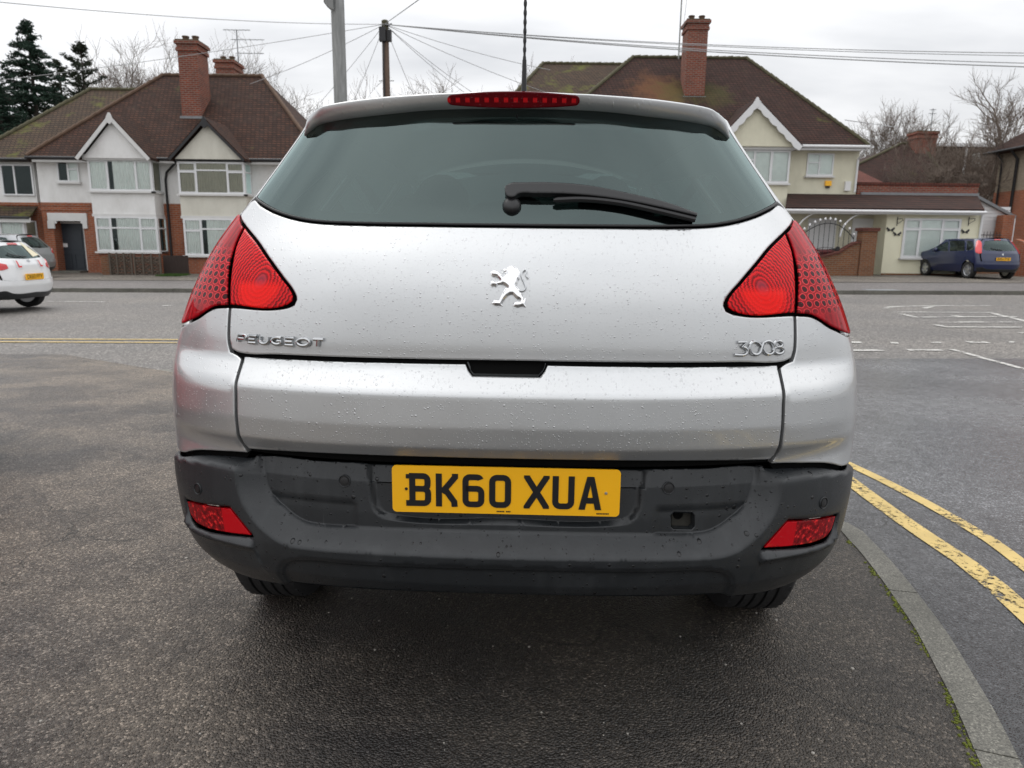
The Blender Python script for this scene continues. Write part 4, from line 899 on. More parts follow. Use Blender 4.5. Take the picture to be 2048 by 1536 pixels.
# kerb line of the corner: inner (footway) and outer (road) edges, unrolled from close by to the bend
def gx(u, v, z=0.0): return on(u, v, lambda x, y: z)
kin = [gx(*p)[:2] for p in [(1990,1600),(1947,1521),(1914,1451),(1873,1364),(1827,1273),(1769,1177.5),(1719.5,1119.6),(1678,1066)]]
kout = [gx(*p)[:2] for p in [(2085,1590),(2048,1521),(1997,1422),(1951.5,1347),(1906,1273),(1860,1211),(1806.5,1144),(1748.5,1082),(1699,1045)]]
# smooth both as an offset pair: use the outer line, width .135
kc = np.array(kout); d0 = kc[0]-kc[1]; d0 /= np.linalg.norm(d0)
back = [kc[0]+d0*2.5, kc[0]+d0*9]
bend = [(.78,3.22),(.35,3.95),(-.35,4.75),(-1.4,5.6),(-2.8,6.6),(-4.2,7.6),(-5.2,8.35)]
KL = np.vstack([np.array(back[::-1]), kc, np.array(bend)]); KL = resample(KL, .12, 75, False)
def offset_line(L_, d):
    t = np.gradient(L_, axis=0); t /= np.linalg.norm(t, axis=1, keepdims=True); return L_+np.stack([-t[:, 1], t[:, 0]], 1)*d
KW = .104; KI = offset_line(KL, KW)
def cut_kerb(i0, i1):
    V = []; F = []; sec = []
    for k in range(i0, i1+1):
        o_, n_ = KL[k], KI[k]; zr, zp = z_road(*o_)-.02, z_pave(*o_)
        dirn = (n_-o_); q = o_+dirn*.1
        sec.append([(o_[0], o_[1], zr), (o_[0]+dirn[0]*.02, o_[1]+dirn[1]*.02, zp-.012), (q[0], q[1], zp+.002), (n_[0], n_[1], zp+.004), (n_[0], n_[1], zp-.05)])
    for s_ in sec: V += s_
    m = 5
    for i in range(len(sec)-1): F += [(i*m+k, i*m+k+1, (i+1)*m+k+1, (i+1)*m+k) for k in range(m-1)]
    F += [tuple(range(m)), tuple(range((len(sec)-1)*m+m-1, (len(sec)-1)*m-1, -1))]
    o = mesh('kerb_stone', V, F, M['kerb']); bm = bmesh.new(); bm.from_mesh(o.data); bmesh.ops.recalc_face_normals(bm, faces=bm.faces); bm.to_mesh(o.data); bm.free(); return o
# joints read from the photo at about y 1186 and y 1521; stones .915 m long
cum = np.concatenate([[0], np.cumsum(np.linalg.norm(np.diff(KL, axis=0), axis=1))])
jj = [gx(1790, 1187)[:2], gx(1960, 1518)[:2]]; ji = [int(np.argmin(np.linalg.norm(KL-j, axis=1))) for j in jj]
s0 = cum[ji[0]]; js = sorted({int(np.argmin(abs(cum-(s0+k*.915)))) for k in range(-12, 9)})
names = {}
for a, b in zip(js[:-1], js[1:]):
    if b-a < 2: continue
    o = cut_kerb(a, b); V = [v.co for v in o.data.vertices]; c = sum(V, Vector())/len(V)
    # small gap between stones
    for v in o.data.vertices: v.co = c+(v.co-c)*.994
    tag(o, None, 'kerb stone', 'kerb stones along the corner'); names[a] = o
vis = [names[k] for k in sorted(names)]
M['tar'] = simple('dark_bitumen', (.035, .033, .030), .8)
# carriageways
edge_in = [(p[0], p[1]) for p in KI]
MR = [(-70, 8.35), (-5.3, 8.35)]+[(p[0], p[1]) for p in KL[::-1]]
yl_near = lambda x: 8.62
road_poly = [(-70,19.2),(-70,8.2),(-5.25,8.2)]+[tuple(p) for p in KL[::-1][::4]]+[(60,KL[0][1]-4),(70,0),(70,19.2)]
sheet('road', road_poly, lambda x, y: z_road(x, y)-.004, M['main_road'], .9)
srp = [tuple(p) for p in offset_line(KL, -.004)[::3]]; srp = [p for p in srp if p[1] < 7.0]
side_poly = [p for p in srp]+[(-1.8,7.7),(-.8,8.15),(4.5,8.25),(9,8.35),(40,8.6),(50,0),(30,-9),(srp[0][0]+.5,-10)]
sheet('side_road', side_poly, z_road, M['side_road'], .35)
pav = [tuple(p) for p in KI[::2]]+[(-5.4,8.30),(-70,8.30),(-70,-14),(float(KI[0][0])-1.0,-14)]
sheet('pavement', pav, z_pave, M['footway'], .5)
# far side: kerb, footway, forecourts
def zfp(x, y): return zfar(x, y)+.10
sheet('far_pavement', [(-70,19.32),(70,19.32),(70,23.2),(-70,23.2)], lambda x, y: zfp(x, y)-(.085*sm((x-16.0)/1.2) if y < 19.9 else 0)*sm((20.4-y)/1.0), M['far_pave'], .7)
sheet('forecourt', [(-70,23.2),(70,23.2),(70,60),(-70,60)], lambda x, y: zfp(x, y)+.012+.02*sm((y-24)/3), M['forecourt'], 2.0)
fk = []
for i in range(-22, 22):
    x0, x1 = i*.915+.003, (i+1)*.915-.003
    dr = .085*sm(((x0+x1)/2-16.0)/1.2); zt = zfp(x0, 19.3)-dr
    o = MB().box(x0, x1, 19.19, 19.32, zt-.3, zt+.004).build('kerb_stone', M['kerb'], None); fk.append(o); tag(o, None, 'kerb stone', 'kerb stones on the far side of the main road')
for o in fk: o['label'] = 'grey kerb stone in the row along the far pavement across the road'
for o in vis:
    yc_ = sum((v.co.y for v in o.data.vertices), 0.0)/len(o.data.vertices)
    o['label'] = 'grey kerb stone at the near lower right corner of the picture, end of the row' if yc_ < 1.05 else 'long grey kerb stone with a pale joint at its far end, near lower right' if yc_ < 1.72 else 'tapering kerb stone just behind the rear bumper on its right' if yc_ < 2.6 else 'kerb stone of the corner hidden beyond the rear wheel of the silver car'
# ---- markings
def ribbon2(name, L_, w, zf, mat, label, cat='road marking', off=.004, group=None):
    L_ = resample(np.array([tuple(p)[:2] for p in L_]), .25, 80, False); a = offset_line(L_, w/2); b = offset_line(L_, -w/2)
    V = [(p[0], p[1], zf(*p)+off) for p in a]+[(p[0], p[1], zf(*p)+off) for p in b]; n = len(a)
    o = mesh(name, V, [(i, i+n, i+1+n, i+1) for i in range(n-1)], mat); tag(o, label, cat, group); return o
def R2(pts): return [on(u, v, z_road)[:2] for u, v in pts]
Z7 = lambda u, v: (1500+u/2.414, 900+v/2.414)
l1 = R2([Z7(480,150),Z7(660,285),Z7(860,425),Z7(1040,545),Z7(1180,655),Z7(1323,785)]); l2 = R2([Z7(480,72),Z7(640,148),Z7(850,258),Z7(1160,438),Z7(1323,560)])
def ext(L_, d=3.0, d2=.5): a = np.array(L_); t = a[-1]-a[-2]; t /= np.linalg.norm(t); u = a[0]-a[1]; u /= np.linalg.norm(u); return [a[0]+u*d2]+list(a)+[a[-1]+t*d]
ribbon2('yellow_line', ext(l1), .095, z_road, M['yellow_line'], 'worn yellow line nearest the corner kerb, the broader of the pair', group='double yellow lines')
ribbon2('yellow_line', ext(l2), .070, z_road, M['yellow_line'], 'worn yellow line farther from the corner kerb, on the rain-wetted side road', group='double yellow lines')
def RL(v0, v1, u0, u1, dz=0): 
    a = on(u0, v0, z_road); b = on(u1, v1, z_road); return [a[:2], b[:2]]
ribbon2('yellow_line', RL(677, 680, -400, 420), .075, z_road, M['yellow_line'], 'yellow line along the main road edge left of the car, the far one', off=.006, group='double yellow lines')
ribbon2('yellow_line', RL(682.5, 686, -400, 420), .075, z_road, M['yellow_line'], 'yellow line along the main road edge left of the car, the near one', off=.006, group='double yellow lines')
ribbon2('white_dash', RL(603, 604, 95, 210), .10, z_road, M['white_line'], 'thin white centre dash on the main road beside the white learner car', group='white centre dashes')
ribbon2('white_dash', RL(612, 611, 325, 346), .16, z_road, M['white_line'], 'short white centre dash just left of the silver car', group='white centre dashes')
K = lambda u, v: (1648+u/3.84, 550+v/3.84)
def MK(name, pts, w, label, grp=None): ribbon2(name, R2([K(*p) for p in pts]), w, z_road, M['white_line'], label, off=.005, group=grp)
# elongated lettering seen from the side
lt = [[(470,258),(520,245),(1275,235)],[(770,256),(830,243)],[(530,285),(1060,288),(1300,290)],[(1300,296),(1440,330),(1620,372)],[(595,300),(710,328)],[(990,312),(1085,326)],[(750,326),(1480,322)],[(890,366),(1330,364),(1620,366)],[(855,384),(940,402),(1620,404)]]
mb = MB()
for L_ in lt:
    P2 = resample(np.array(R2([K(*p) for p in L_])), .25, 80, False); a = offset_line(P2, .06); b = offset_line(P2, -.06); n = len(a)
    mb.add([(p[0], p[1], z_road(*p)+.0035+.0006*lt.index(L_)) for p in list(a)+list(b)], [(i, i+n, i+1+n, i+1) for i in range(n-1)])
o = mb.build('road_lettering', M['white_line'], None); tag(o, 'large faded white lettering painted on the main road, read from the side', 'road marking', kind=None)
for i, (u0, u1, v) in enumerate([(190,290,520),(510,570,524),(840,905,520),(1100,1260,519),(1420,1460,518),(1500,1536,446)]):
    MK('give_way_dash', [(u0, v-3), (u1, v+5 if i == 2 else v)], .16, 'worn white give-way dash at the mouth of the side road', 'worn give-way dashes')
for i, (u0, u1, v) in enumerate([(190,450,580),(640,900,578)]):
    MK('give_way_dash', [(u0, v), (u1, v)], .12, 'worn white give-way dash at the mouth of the side road', 'worn give-way dashes')
MK('white_line', [(975,572),(1050,590),(1220,640),(1400,686),(1545,728),(1800,800)], .075, 'long thin white line running diagonally over the side road at right')
# moss along the kerb joint and in cracks: tufts too many to count
mo = MB()
for i in range(len(KI)-1):
    p = KI[i]
    if not (.9 < p[1] < 2.7) and i % 2: continue
    if p[1] > 3 or p[1] < .3: continue
    for _ in range(26):
        f_ = random.random(); q = KI[i]*(1-f_)+KI[i+1]*f_
        if math.sin(q[1]*9.0)+math.sin(q[1]*23)+random.gauss(0, .6) < -.15: continue
        t = abs(random.gauss(0, .009)); n_ = (KI[i]-KL[i])/KW; q = q+n_*(t+.001); r = random.uniform(.0025, .0055)
        mo.lathe([(r, -.001), (r*.8, r*.45), (0, r*.7)], (q[0], q[1], .001), 'z', 5)
tag(mo.build('moss', M['moss'], None, True), 'green moss growing in the joint between footway and kerb', 'moss', kind='stuff')
# little stones and leaf bits lying about
st = MB()
for _ in range(420):
    x, y = random.uniform(-2.2, 1.4), random.uniform(.6, 3.6)
    if x > np.interp(y, KI[::-1][:, 1] if KI[0][1] > KI[-1][1] else KI[:, 1], KI[::-1][:, 0] if KI[0][1] > KI[-1][1] else KI[:, 0])-.05: continue
    r = abs(random.gauss(0, .0018))+.001; st.lathe([(r, 0), (r*.9, r*.5), (r*.2, r*.8)], (x, y, z_pave(x, y)), 'z', 6)
M['grit'] = simple('pale_grit', (.32, .30, .27), .7, var=.5, vscale=30)
tag(st.build('grit', M['grit'], None), 'pale grit scattered over the asphalt footway', 'grit', kind='stuff')
# ------------------------------------------------------------------ houses across the road
def px(u, v, Y): return tuple(float(c) for c in at(u, v, Y))
def rc(u0, v0, u1, v1, Y):
    um, vm = (u0+u1)/2, (v0+v1)/2; return at(u0, vm, Y)[0], at(u1, vm, Y)[0], at(um, v1, Y)[2], at(um, v0, Y)[2]
def wavy(x0, x1, y, z0, z1, pitch=.11, amp=.022, seed=0):
    n = max(4, int((x1-x0)/.02)); rnd = random.Random(seed); ph = rnd.random()*6; xs = [x0+(x1-x0)*i/n for i in range(n+1)]
    ys = [y+amp*math.sin(2*math.pi*x/pitch+ph+.8*math.sin(x*7+ph)) for x in xs]
    return [(a, b, z0) for a, b in zip(xs, ys)]+[(a, b, z1) for a, b in zip(xs, ys)], [(i, i+1, i+n+2, i+n+1) for i in range(n)]
def window(root, r, Y, cols, curtain='curtain', dark=(), sill=True, fw=.055, mat=None, lit=0, depth=.07, label=None):
    """r = (x0, x1, z0, z1); cols = [(fraction, [row splits from the top])]; -> part 'window' (frame) > pane, curtain, sill"""
    x0, x1, z0, z1 = r; mat = mat or M['upvc']; mb = MB(); H_ = z1-z0; Wd = x1-x0; y0, y1 = Y-depth, Y-.004
    mb.box(x0, x1, y0, y1, z0, z0+fw); mb.box(x0, x1, y0, y1, z1-fw, z1); mb.box(x0, x0+fw, y0, y1, z0+fw, z1-fw); mb.box(x1-fw, x1, y0, y1, z0+fw, z1-fw)
    tot = sum(c[0] for c in cols); x = x0; cur = MB(); drk = MB(); k = 0
    for i, (f, sp) in enumerate(cols):
        xe = x+Wd*f/tot
        if i: mb.box(x-fw*.55, x+fw*.55, y0+.002, y1, z0+fw, z1-fw)
        a, b = x+(fw if i == 0 else fw*.55), xe-(fw if i == len(cols)-1 else fw*.55)
        for s_ in sp: zz = z1-H_*s_; mb.box(a, b, y0+.004, y1, zz-fw*.5, zz+fw*.5)
        zs = [1]+[1-s_ for s_ in sp]+[0]; 
        for j in range(len(zs)-1):      # opening lights have their own slim inner frame
            zt, zb = z0+H_*zs[j]-fw*(1 if j == 0 else .5), z0+H_*zs[j+1]+fw*(1 if j == len(zs)-2 else .5)
            if (f/tot < .4) and i != 1: 
                e = .022; mb.box(a, b, y0-.008, y0+.02, zt-e, zt-.001); mb.box(a, b, y0-.008, y0+.02, zb+.001, zb+e); mb.box(a+.001, a+e, y0-.008, y0+.02, zb+e, zt-e); mb.box(b-e, b-.001, y0-.008, y0+.02, zb+e, zt-e)
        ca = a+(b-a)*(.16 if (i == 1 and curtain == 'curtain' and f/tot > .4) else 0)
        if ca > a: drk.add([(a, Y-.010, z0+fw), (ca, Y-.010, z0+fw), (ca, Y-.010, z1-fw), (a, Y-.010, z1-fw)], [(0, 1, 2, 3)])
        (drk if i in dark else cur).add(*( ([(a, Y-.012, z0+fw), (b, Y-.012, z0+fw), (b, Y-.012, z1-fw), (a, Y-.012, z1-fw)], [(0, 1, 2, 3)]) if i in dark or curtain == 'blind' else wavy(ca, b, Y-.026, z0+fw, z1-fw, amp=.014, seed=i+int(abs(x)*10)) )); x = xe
    o = mb.build('window', mat, root)
    if label: o['label'] = label
    MB().add([(x0+fw, y0+.03, z0+fw), (x1-fw, y0+.03, z0+fw), (x1-fw, y0+.03, z1-fw), (x0+fw, y0+.03, z1-fw)], [(0, 1, 2, 3)]).build('pane', M['pane'], o)
    if cur.V: cur.build('curtain' if curtain != 'blind' else 'blind', M[curtain], o, curtain != 'blind')
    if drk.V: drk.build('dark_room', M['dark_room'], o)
    if sill: MB().box(x0-.06, x1+.06, Y-.15, Y, z0-.07, z0-.002).build('sill', M['white_wood'], o)
    return o
def side_window(root, X, Y0, Y1, z0, z1, split=None, face=1, fw=.05, curtain='curtain_tan'):
    mb = MB(); a, b = (X-.004, X+.05) if face > 0 else (X-.05, X+.004)
    mb.box(a, b, Y0, Y0+fw, z0, z1); mb.box(a, b, Y1-fw, Y1, z0, z1); mb.box(a, b, Y0+fw, Y1-fw, z0, z0+fw); mb.box(a, b, Y0+fw, Y1-fw, z1-fw, z1)
    if split: zz = z1-(z1-z0)*split; mb.box(a, b, Y0+fw, Y1-fw, zz-fw/2, zz+fw/2)
    o = mb.build('window', M['upvc'], root); xm = X+.02*face; xc = X+.008*face
    MB().add([(xm, Y0+fw, z0+fw), (xm, Y1-fw, z0+fw), (xm, Y1-fw, z1-fw), (xm, Y0+fw, z1-fw)], [(0, 1, 2, 3)]).build('pane', M['pane'], o)
    MB().add([(xc, Y0+fw, z0+fw), (xc, Y1-fw, z0+fw), (xc, Y1-fw, z1-fw), (xc, Y0+fw, z1-fw)], [(0, 1, 2, 3)]).build('curtain', M[curtain], o)
    return o
def hip_roof(root, e0, e1, Yf, Yb, ze, r0, r1, zr, mat, hipmat, name='roof', thick=.12, fascia=None, yr=None, gutter=None):
    """eaves x e0..e1, ridge x r0..r1 at height zr"""
    yr = yr or (Yf+Yb)/2; A, B, C_, D_ = (e0, Yf, ze), (e1, Yf, ze), (e1, Yb, ze), (e0, Yb, ze); P, Q = (r0, yr, zr), (r1, yr, zr)
    mb = MB(); mb.add([A, B, C_, D_, P, Q], [(0, 1, 5, 4), (1, 2, 5), (2, 3, 4, 5), (3, 0, 4)])
    mb.add([A, B, C_, D_, (e0, Yf, ze-thick), (e1, Yf, ze-thick), (e1, Yb, ze-thick), (e0, Yb, ze-thick)], [(4, 5, 1, 0), (5, 6, 2, 1), (6, 7, 3, 2), (7, 4, 0, 3), (7, 6, 5, 4)])
    ro_ = mb.build(name, mat, root)
    def tiles(p, q, nm):
        p, q = Vector(p), Vector(q); L_ = (q-p).length; n = int(L_/.32); t = MB(); d = (q-p)/n
        for i in range(n):
            a = p+d*i; jit = random.uniform(-.01, .01); t.tube([a+Vector((0, 0, .01)), a+d*1.06+Vector((0, 0, .035+jit))], [.075, .085], 8)
        t.build(nm, hipmat, ro_)
    tiles(P, Q, 'ridge_tiles'); tiles(A, P, 'hip_tiles'); tiles(B, Q, 'hip_tiles')
    if gutter: 
        g = MB(); g.tube([(e0, Yf-.06, ze-.05), (e1, Yf-.06, ze-.05)], .055, 8); g.tube([(e1+.04, Yf, ze-.05), (e1+.04, Yb, ze-.05)], .055, 8); g.build('gutter', gutter, root)
    return ro_
def chimney(root, x0, x1, Y0, Y1, zb, zt, pots=2, mat=None, flash=True):
    mat = mat or M['brick_chimney']; mb = MB(); mb.box(x0, x1, Y0, Y1, zb, zt-.42)
    mb.box(x0-.05, x1+.05, Y0-.05, Y1+.05, zt-.42, zt-.30); mb.box(x0-.02, x1+.02, Y0-.02, Y1+.02, zt-.30, zt-.16); mb.box(x0-.09, x1+.09, Y0-.09, Y1+.09, zt-.16, zt-.04)
    c = mb.build('chimney', mat, root); fl_ = MB(); fl_.slab([(x0-.05, Y0-.05, zt-.04), (x1+.05, Y0-.05, zt-.04), (x1+.05, Y1+.05, zt-.04), (x0-.05, Y1+.05, zt-.04)], (0, 0, .05)); fl_.build('flaunching', M['hip_moss'], c)
    for i in range(pots):
        x = x0+(x1-x0)*(i+.5)/pots; MB().lathe([(.14, 0), (.12, .05), (.115, .16), (.14, .17), (.14, .22), (.09, .22), (.09, .05)], (x, (Y0+Y1)/2-.1, zt), 'z', 14).build('chimney_pot', M['hip'], c)
    return c
def gable(root, u0, ua, u1, va, vf, Y, Yback, face, barge, roofmat, bw=.16, scallop=False, name='gable'):
    A = px(ua, va, Y); L_ = px(u0, vf, Y); Rr = px(u1, vf, Y); ze = (L_[2]+Rr[2])/2
    MB().prism([(L_[0]+.2, ze), (Rr[0]-.2, ze), (A[0], A[2]-.22)], Y+.05, Y+.35).build(name, face, root)
    mb = MB()
    for S_ in ((L_[0], ze), (Rr[0], ze)):
        a = (S_[0], Y-.12, S_[1]+.02); b = (A[0], Y-.12, A[2]+.02); c = (A[0], Yback, A[2]+.02); d = (S_[0], Yback, S_[1]+.02); mb.slab([a, b, c, d], (0, 0, -.09))
    r_ = mb.build('gable_roof', roofmat, root)
    bb = MB()
    for sx, S_ in ((-1, L_[0]), (1, Rr[0])):
        d = Vector((A[0]-S_, 0, A[2]-ze)); L2 = d.length; d /= L2; n_ = Vector((d.z, 0, -d.x)) if sx < 0 else Vector((-d.z, 0, d.x))
        p0 = Vector((S_, Y-.14, ze-.03)); N = 40 if scallop else 1; low = []
        for i in range(N+1):
            t = i/N; w = bw+(.055*abs(math.sin(math.pi*t*6)) if scallop else 0); low.append(p0+d*(L2*t+.02)+n_*w)
        top = [p0+d*(L2*i/N+.02) for i in range(N+1)]
        for i in range(N): bb.slab([top[i], top[i+1], low[i+1], low[i]], (0, .035, 0))
    bb.prism([(A[0]-.16, A[2]-.24), (A[0], A[2]-.38), (A[0]+.16, A[2]-.24), (A[0]+.03, A[2]+.03), (A[0]-.03, A[2]+.03)], Y-.145, Y-.10)
    bb.build('bargeboard', barge, r_); return A, ze
# ===== pair of houses on the left
def semi_left():
    Y = 28.5; Yb = 27.8; base_z = zfp(-15, 28)-.1
    t = thing('semi_detached_house', 'white rendered house pair with orange brick ground floor and tall red chimney, left', 'house', (-14, Y, base_z))
    xl = at(76, 360, Y)[0]; xr = at(640, 360, Y)[0]; zmid = at(120, 405, Y)[2]; ztop = at(300, 318, Y)[2]
    MB().box(xl, xr, Y, Y+8.6, zmid, ztop).build('render_wall', M['render_white'], t)
    dx0, dx1, dz0, dz1 = rc(112, 442, 172, 545, Y)
    w = MB(); w.box(xl-.0, dx0, Y-.015, Y+8.5, base_z, zmid); w.box(dx1, xr, Y-.015, Y+8.5, base_z, zmid); w.box(dx0, dx1, Y-.015, Y+8.5, dz1, zmid); w.box(dx0, dx1, Y+.6, Y+8.5, base_z, dz1); w.build('brick_wall', M['brick'], t)
    b = MB(); b.box(xl, at(180, 400, Y)[0], Y-.04, Y, zmid-.12, zmid-.06); b.box(xl, at(180, 400, Y)[0], Y-.05, Y, zmid-.30, zmid-.24); b.build('string_course', M['brick'], t)
    # door surround, step and door
    s = MB(); x0, x1, z0, z1 = rc(97, 427, 175, 442, Y); s.box(x0, x1, Y-.07, Y-.017, z0, z1+.02)
    for a, c in ((97, 111), (167, 176)): q = rc(a, 442, c, 457, Y); s.box(q[0], q[1], Y-.07, Y-.017, q[2], z0)
    for a, c in ((111, 115), (163, 167)): q = rc(a, 442, c, 447, Y); s.box(q[0], q[1], Y-.068, Y-.017, q[2], z0)
    s.build('door_surround', M['white_wood'], t)
    q = rc(120, 447, 172, 541, Y+.5); f = MB(); f.box(q[0]-.09, q[0], Y+.42, Y+.58, q[2], q[3]+.02); f.box(q[1], q[1]+.06, Y+.42, Y+.58, q[2], q[3]+.02); f.box(q[0], q[1], Y+.42, Y+.58, q[3], q[3]+.06); f.build('door_frame', M['white_wood'], t)
    d = MB(); d.box(q[0], q[1], Y+.47, Y+.52, q[2]-.06, q[3]); dd = d.build('door', M['door_grey'], t)
    wd, hd = q[1]-q[0], q[3]-q[2]; p = MB()
    for (a, c, e, g) in ((.1, .44, .05, .36), (.56, .9, .05, .36), (.1, .9, .46, .88)):
        X0, X1, Z0, Z1 = q[0]+wd*a, q[0]+wd*c, q[2]+hd*e, q[2]+hd*g
        for bx_ in ((X0, X1, Z0, Z0+.03), (X0, X1, Z1-.03, Z1), (X0, X0+.03, Z0+.03, Z1-.03), (X1-.03, X1, Z0+.03, Z1-.03)): p.box(bx_[0], bx_[1], Y+.452, Y+.47, bx_[2], bx_[3])
    p.build('door_moulding', M['door_grey'], dd); MB().box(q[0]+wd*.15, q[0]+wd*.32, Y+.462, Y+.468, q[2]+hd*.50, q[2]+hd*.58).build('door_notice', M['upvc'], dd)
    MB().box(q[0]-.1, q[1]+.15, Y-.35, Y+.5, base_z-.1, q[2]+.01).build('door_step', M['kerb'], t)
    # small upstairs window
    window(t, rc(116, 323, 159, 364, Y), Y, [(.5, []), (.5, [.38])], curtain='blind', dark=(0,))
    # bays: left half (183..312), right half (357..)
    def bay(u0, u1, vtop, vsill, vrend, vlow, vbase, rend, cup, clo, tcol, lcol, trans=None):
        x0, x1, zs, zt = rc(u0, vtop, u1, vsill, Yb); x1u = x1; zr0 = at((u0+u1)/2, vrend, Yb)[2]; zl = at((u0+u1)/2, vlow, Yb)[2]; zb = at((u0+u1)/2, vbase, Yb)[2]
        MB().box(x0, x1, Yb, Y, zr0, zs-.07).build('bay_render', rend, t)
        MB().box(x0-.02, x1+.03, Yb-.03, Y, zr0-.10, zr0-.001).build('bay_band', M['white_wood'], t)
        MB().box(x0+.04, x1-.04, Yb+.03, Y, zs-.07, zt+.02).build('bay_core', M['white_wood'], t); MB().box(x0+.04, x1-.04, Yb+.03, Y, zl, zr0-.10).build('bay_core', M['white_wood'], t)
        window(t, (x0, x1, zs, zt), Yb+.03, tcol, curtain=cup[0], dark=cup[1]); side_window(t, x1-.045, Yb+.03, Y-.02, zs, zt, trans)
        window(t, (x0+.06, x1+.04, zl, zr0-.10), Yb+.03, lcol, curtain=clo[0], dark=clo[1]); side_window(t, x1-.001, Yb+.03, Y-.02, zl, zr0-.10, .32)
        MB().box(x1-.04, x1+.06, Yb-.12, Y, zs-.069, zs-.003).build('sill', M['white_wood'], t)
        MB().box(x0+.06, x1+.02, Yb+.01, Y, zb, zl-.07).build('bay_brickwork', M['brick'], t)
        return x0, x1, zt
    bay(178, 305, 320, 382, 428, 503, 549, M['render_white'], ('curtain', (1,) if False else ()), ('curtain', ()), [(.30, []), (.44, []), (.26, [])], [(.25, [.32]), (.47, [.32]), (.28, [.32])])
    bay(357, 490, 324, 388, 432, 511, 552, M['render_grey'], ('curtain_tan', ()), ('curtain', ()), [(.27, [.30]), (.47, [.26]), (.26, [.30])], [(.27, [.32]), (.47, [.28]), (.26, [.32])], .30)
    # roof
    Yf = 28.1; ze = at(180, 313.5, Yf)[2]; e0 = at(52, 313, Yf)[0]; e1 = at(644, 322, Yf)[0]; yr = 32.6; zr = at(425, 152, yr)[2]; r0 = at(326, 152, yr)[0]; r1 = at(524, 152, yr)[0]
    hip_roof(t, e0, e1, Yf, 37.1, ze, r0, r1, zr, M['tile'], M['hip'], gutter=M['black_pipe'])
    MB().box(e0+.2, e1-.1, Yf-.0, Y+.02, ze-.2, ze-.122).build('soffit', M['white_wood'], t)
    slope = (zr-ze)/(yr-Yf)
    gable(t, 153, 221, 304, 228, 316, 27.55, 31.2, M['render_white'], M['white_wood'], M['tile'], .13)
    gable(t, 338, 410, 492, 236, 318, 27.55, 31.2, M['render_grey'], M['black_pipe'], M['tile'], .09)
    q = rc(165, 309, 300, 320, 27.7); MB().box(q[0], q[1], 27.66, 28.4, q[2], q[3]).build('gable_base_board', M['white_wood'], t)
    q = rc(352, 313, 488, 321, 27.7); MB().box(q[0], q[1], 27.66, 28.4, q[2], q[3]).build('gable_base_board', M['black_pipe'], t)
    x0, x1, z0, z1 = rc(359, 79, 398, 240, 30.2); chimney(t, x0, x1, 30.2, 31.2, z0-.9, z1)
    MB().box(x0-.06, x1+.06, 30.12, 30.2, z0-.03, z0+.14).build('lead_flashing', M['lead'], t)
    x0, x1, z0, z1 = rc(431, 118, 466, 150, 36); chimney(t, x0, x1, 36, 37.2, z0-2, z1)
    # downpipe
    P3 = [px(352, 318, 27.9), px(350, 327, 28.2), px(333, 345, 28.42), px(331, 360, 28.42)]; b_ = px(337, 515, 28.42); P3.append((P3[-1][0], 28.42, b_[2]))
    MB().tube(P3, .045, 8).build('downpipe', M['black_pipe'], t, True)
    return t
A_house = semi_left()
def far_left():
    Y = 28.7; bz = zfp(-20, 28)-.1
    t = thing('terraced_house', 'white house at the left picture edge with a mossy canopy over its ground floor', 'house', (-21, Y, bz))
    xl = at(-260, 360, Y)[0]; xr = at(70, 360, Y)[0]; zt = at(40, 316, Y)[2]; zm = at(40, 405, Y)[2]
    MB().box(xl, xr, Y, Y+8, zm, zt).build('render_wall', M['render_white'], t); MB().box(xl, xr+.1, Y-.01, Y+8, bz, zm).build('brick_wall', M['brick'], t)
    window(t, rc(5, 329, 68, 391, Y), Y, [(.42, []), (.58, [])], dark=(0, 1), sill=False)
    MB().box(xl, xr+.1, Y-.05, Y, zm-.10, zm).build('string_course', M['brick'], t)
    a = at(30, 412, Y)[2]; b = at(30, 432, 27.9)[2]; x1 = at(84, 425, Y)[0]
    MB().slab([(xl, 27.8, b), (x1+.1, 27.8, b), (x1-.15, Y, a), (xl, Y, a)], (0, 0, -.06)).build('canopy_roof', M['tile_mossy'], t)
    MB().box(xl, x1+.1, 27.76, 27.84, b-.24, b-.07).build('canopy_fascia', M['white_wood'], t); MB().tube([(xl, 27.72, b-.06), (x1+.1, 27.72, b-.06)], .045, 8).build('gutter', M['black_pipe'], t)
    q = rc(-110, 440, 52, 489, 28.0); MB().box(q[0]+.03, q[1]-.03, 28.02, Y-.02, bz, b-.24).build('bay_core', M['brick'], t)
    window(t, (q[0], q[1], q[2], q[3]), 28.0, [(.3, []), (.4, []), (.3, [])]); side_window(t, q[1]-.03, 28.0, Y-.05, q[2], q[3])
    Yf = 28.3; ze = at(20, 314, Yf)[2]; yr = 33.2; zr = at(220, 180, yr)[2]; r0 = at(181, 180, yr)[0]; r1 = at(330, 180, yr)[0]; e0 = at(-70, 316, Yf)[0]; e1 = at(400, 316, Yf)[0]
    hip_roof(t, e0, at(58, 316, Yf)[0]+4.5, Yf+.08, 38, ze-.02, r0, r1, zr, M['tile_mossy'], M['hip_moss'], gutter=None)
    MB().tube([(e0, Yf-.0, ze-.08), (at(58, 316, Yf)[0], Yf-.0, ze-.08)], .055, 8).build('gutter', M['black_pipe'], t)
far_left()
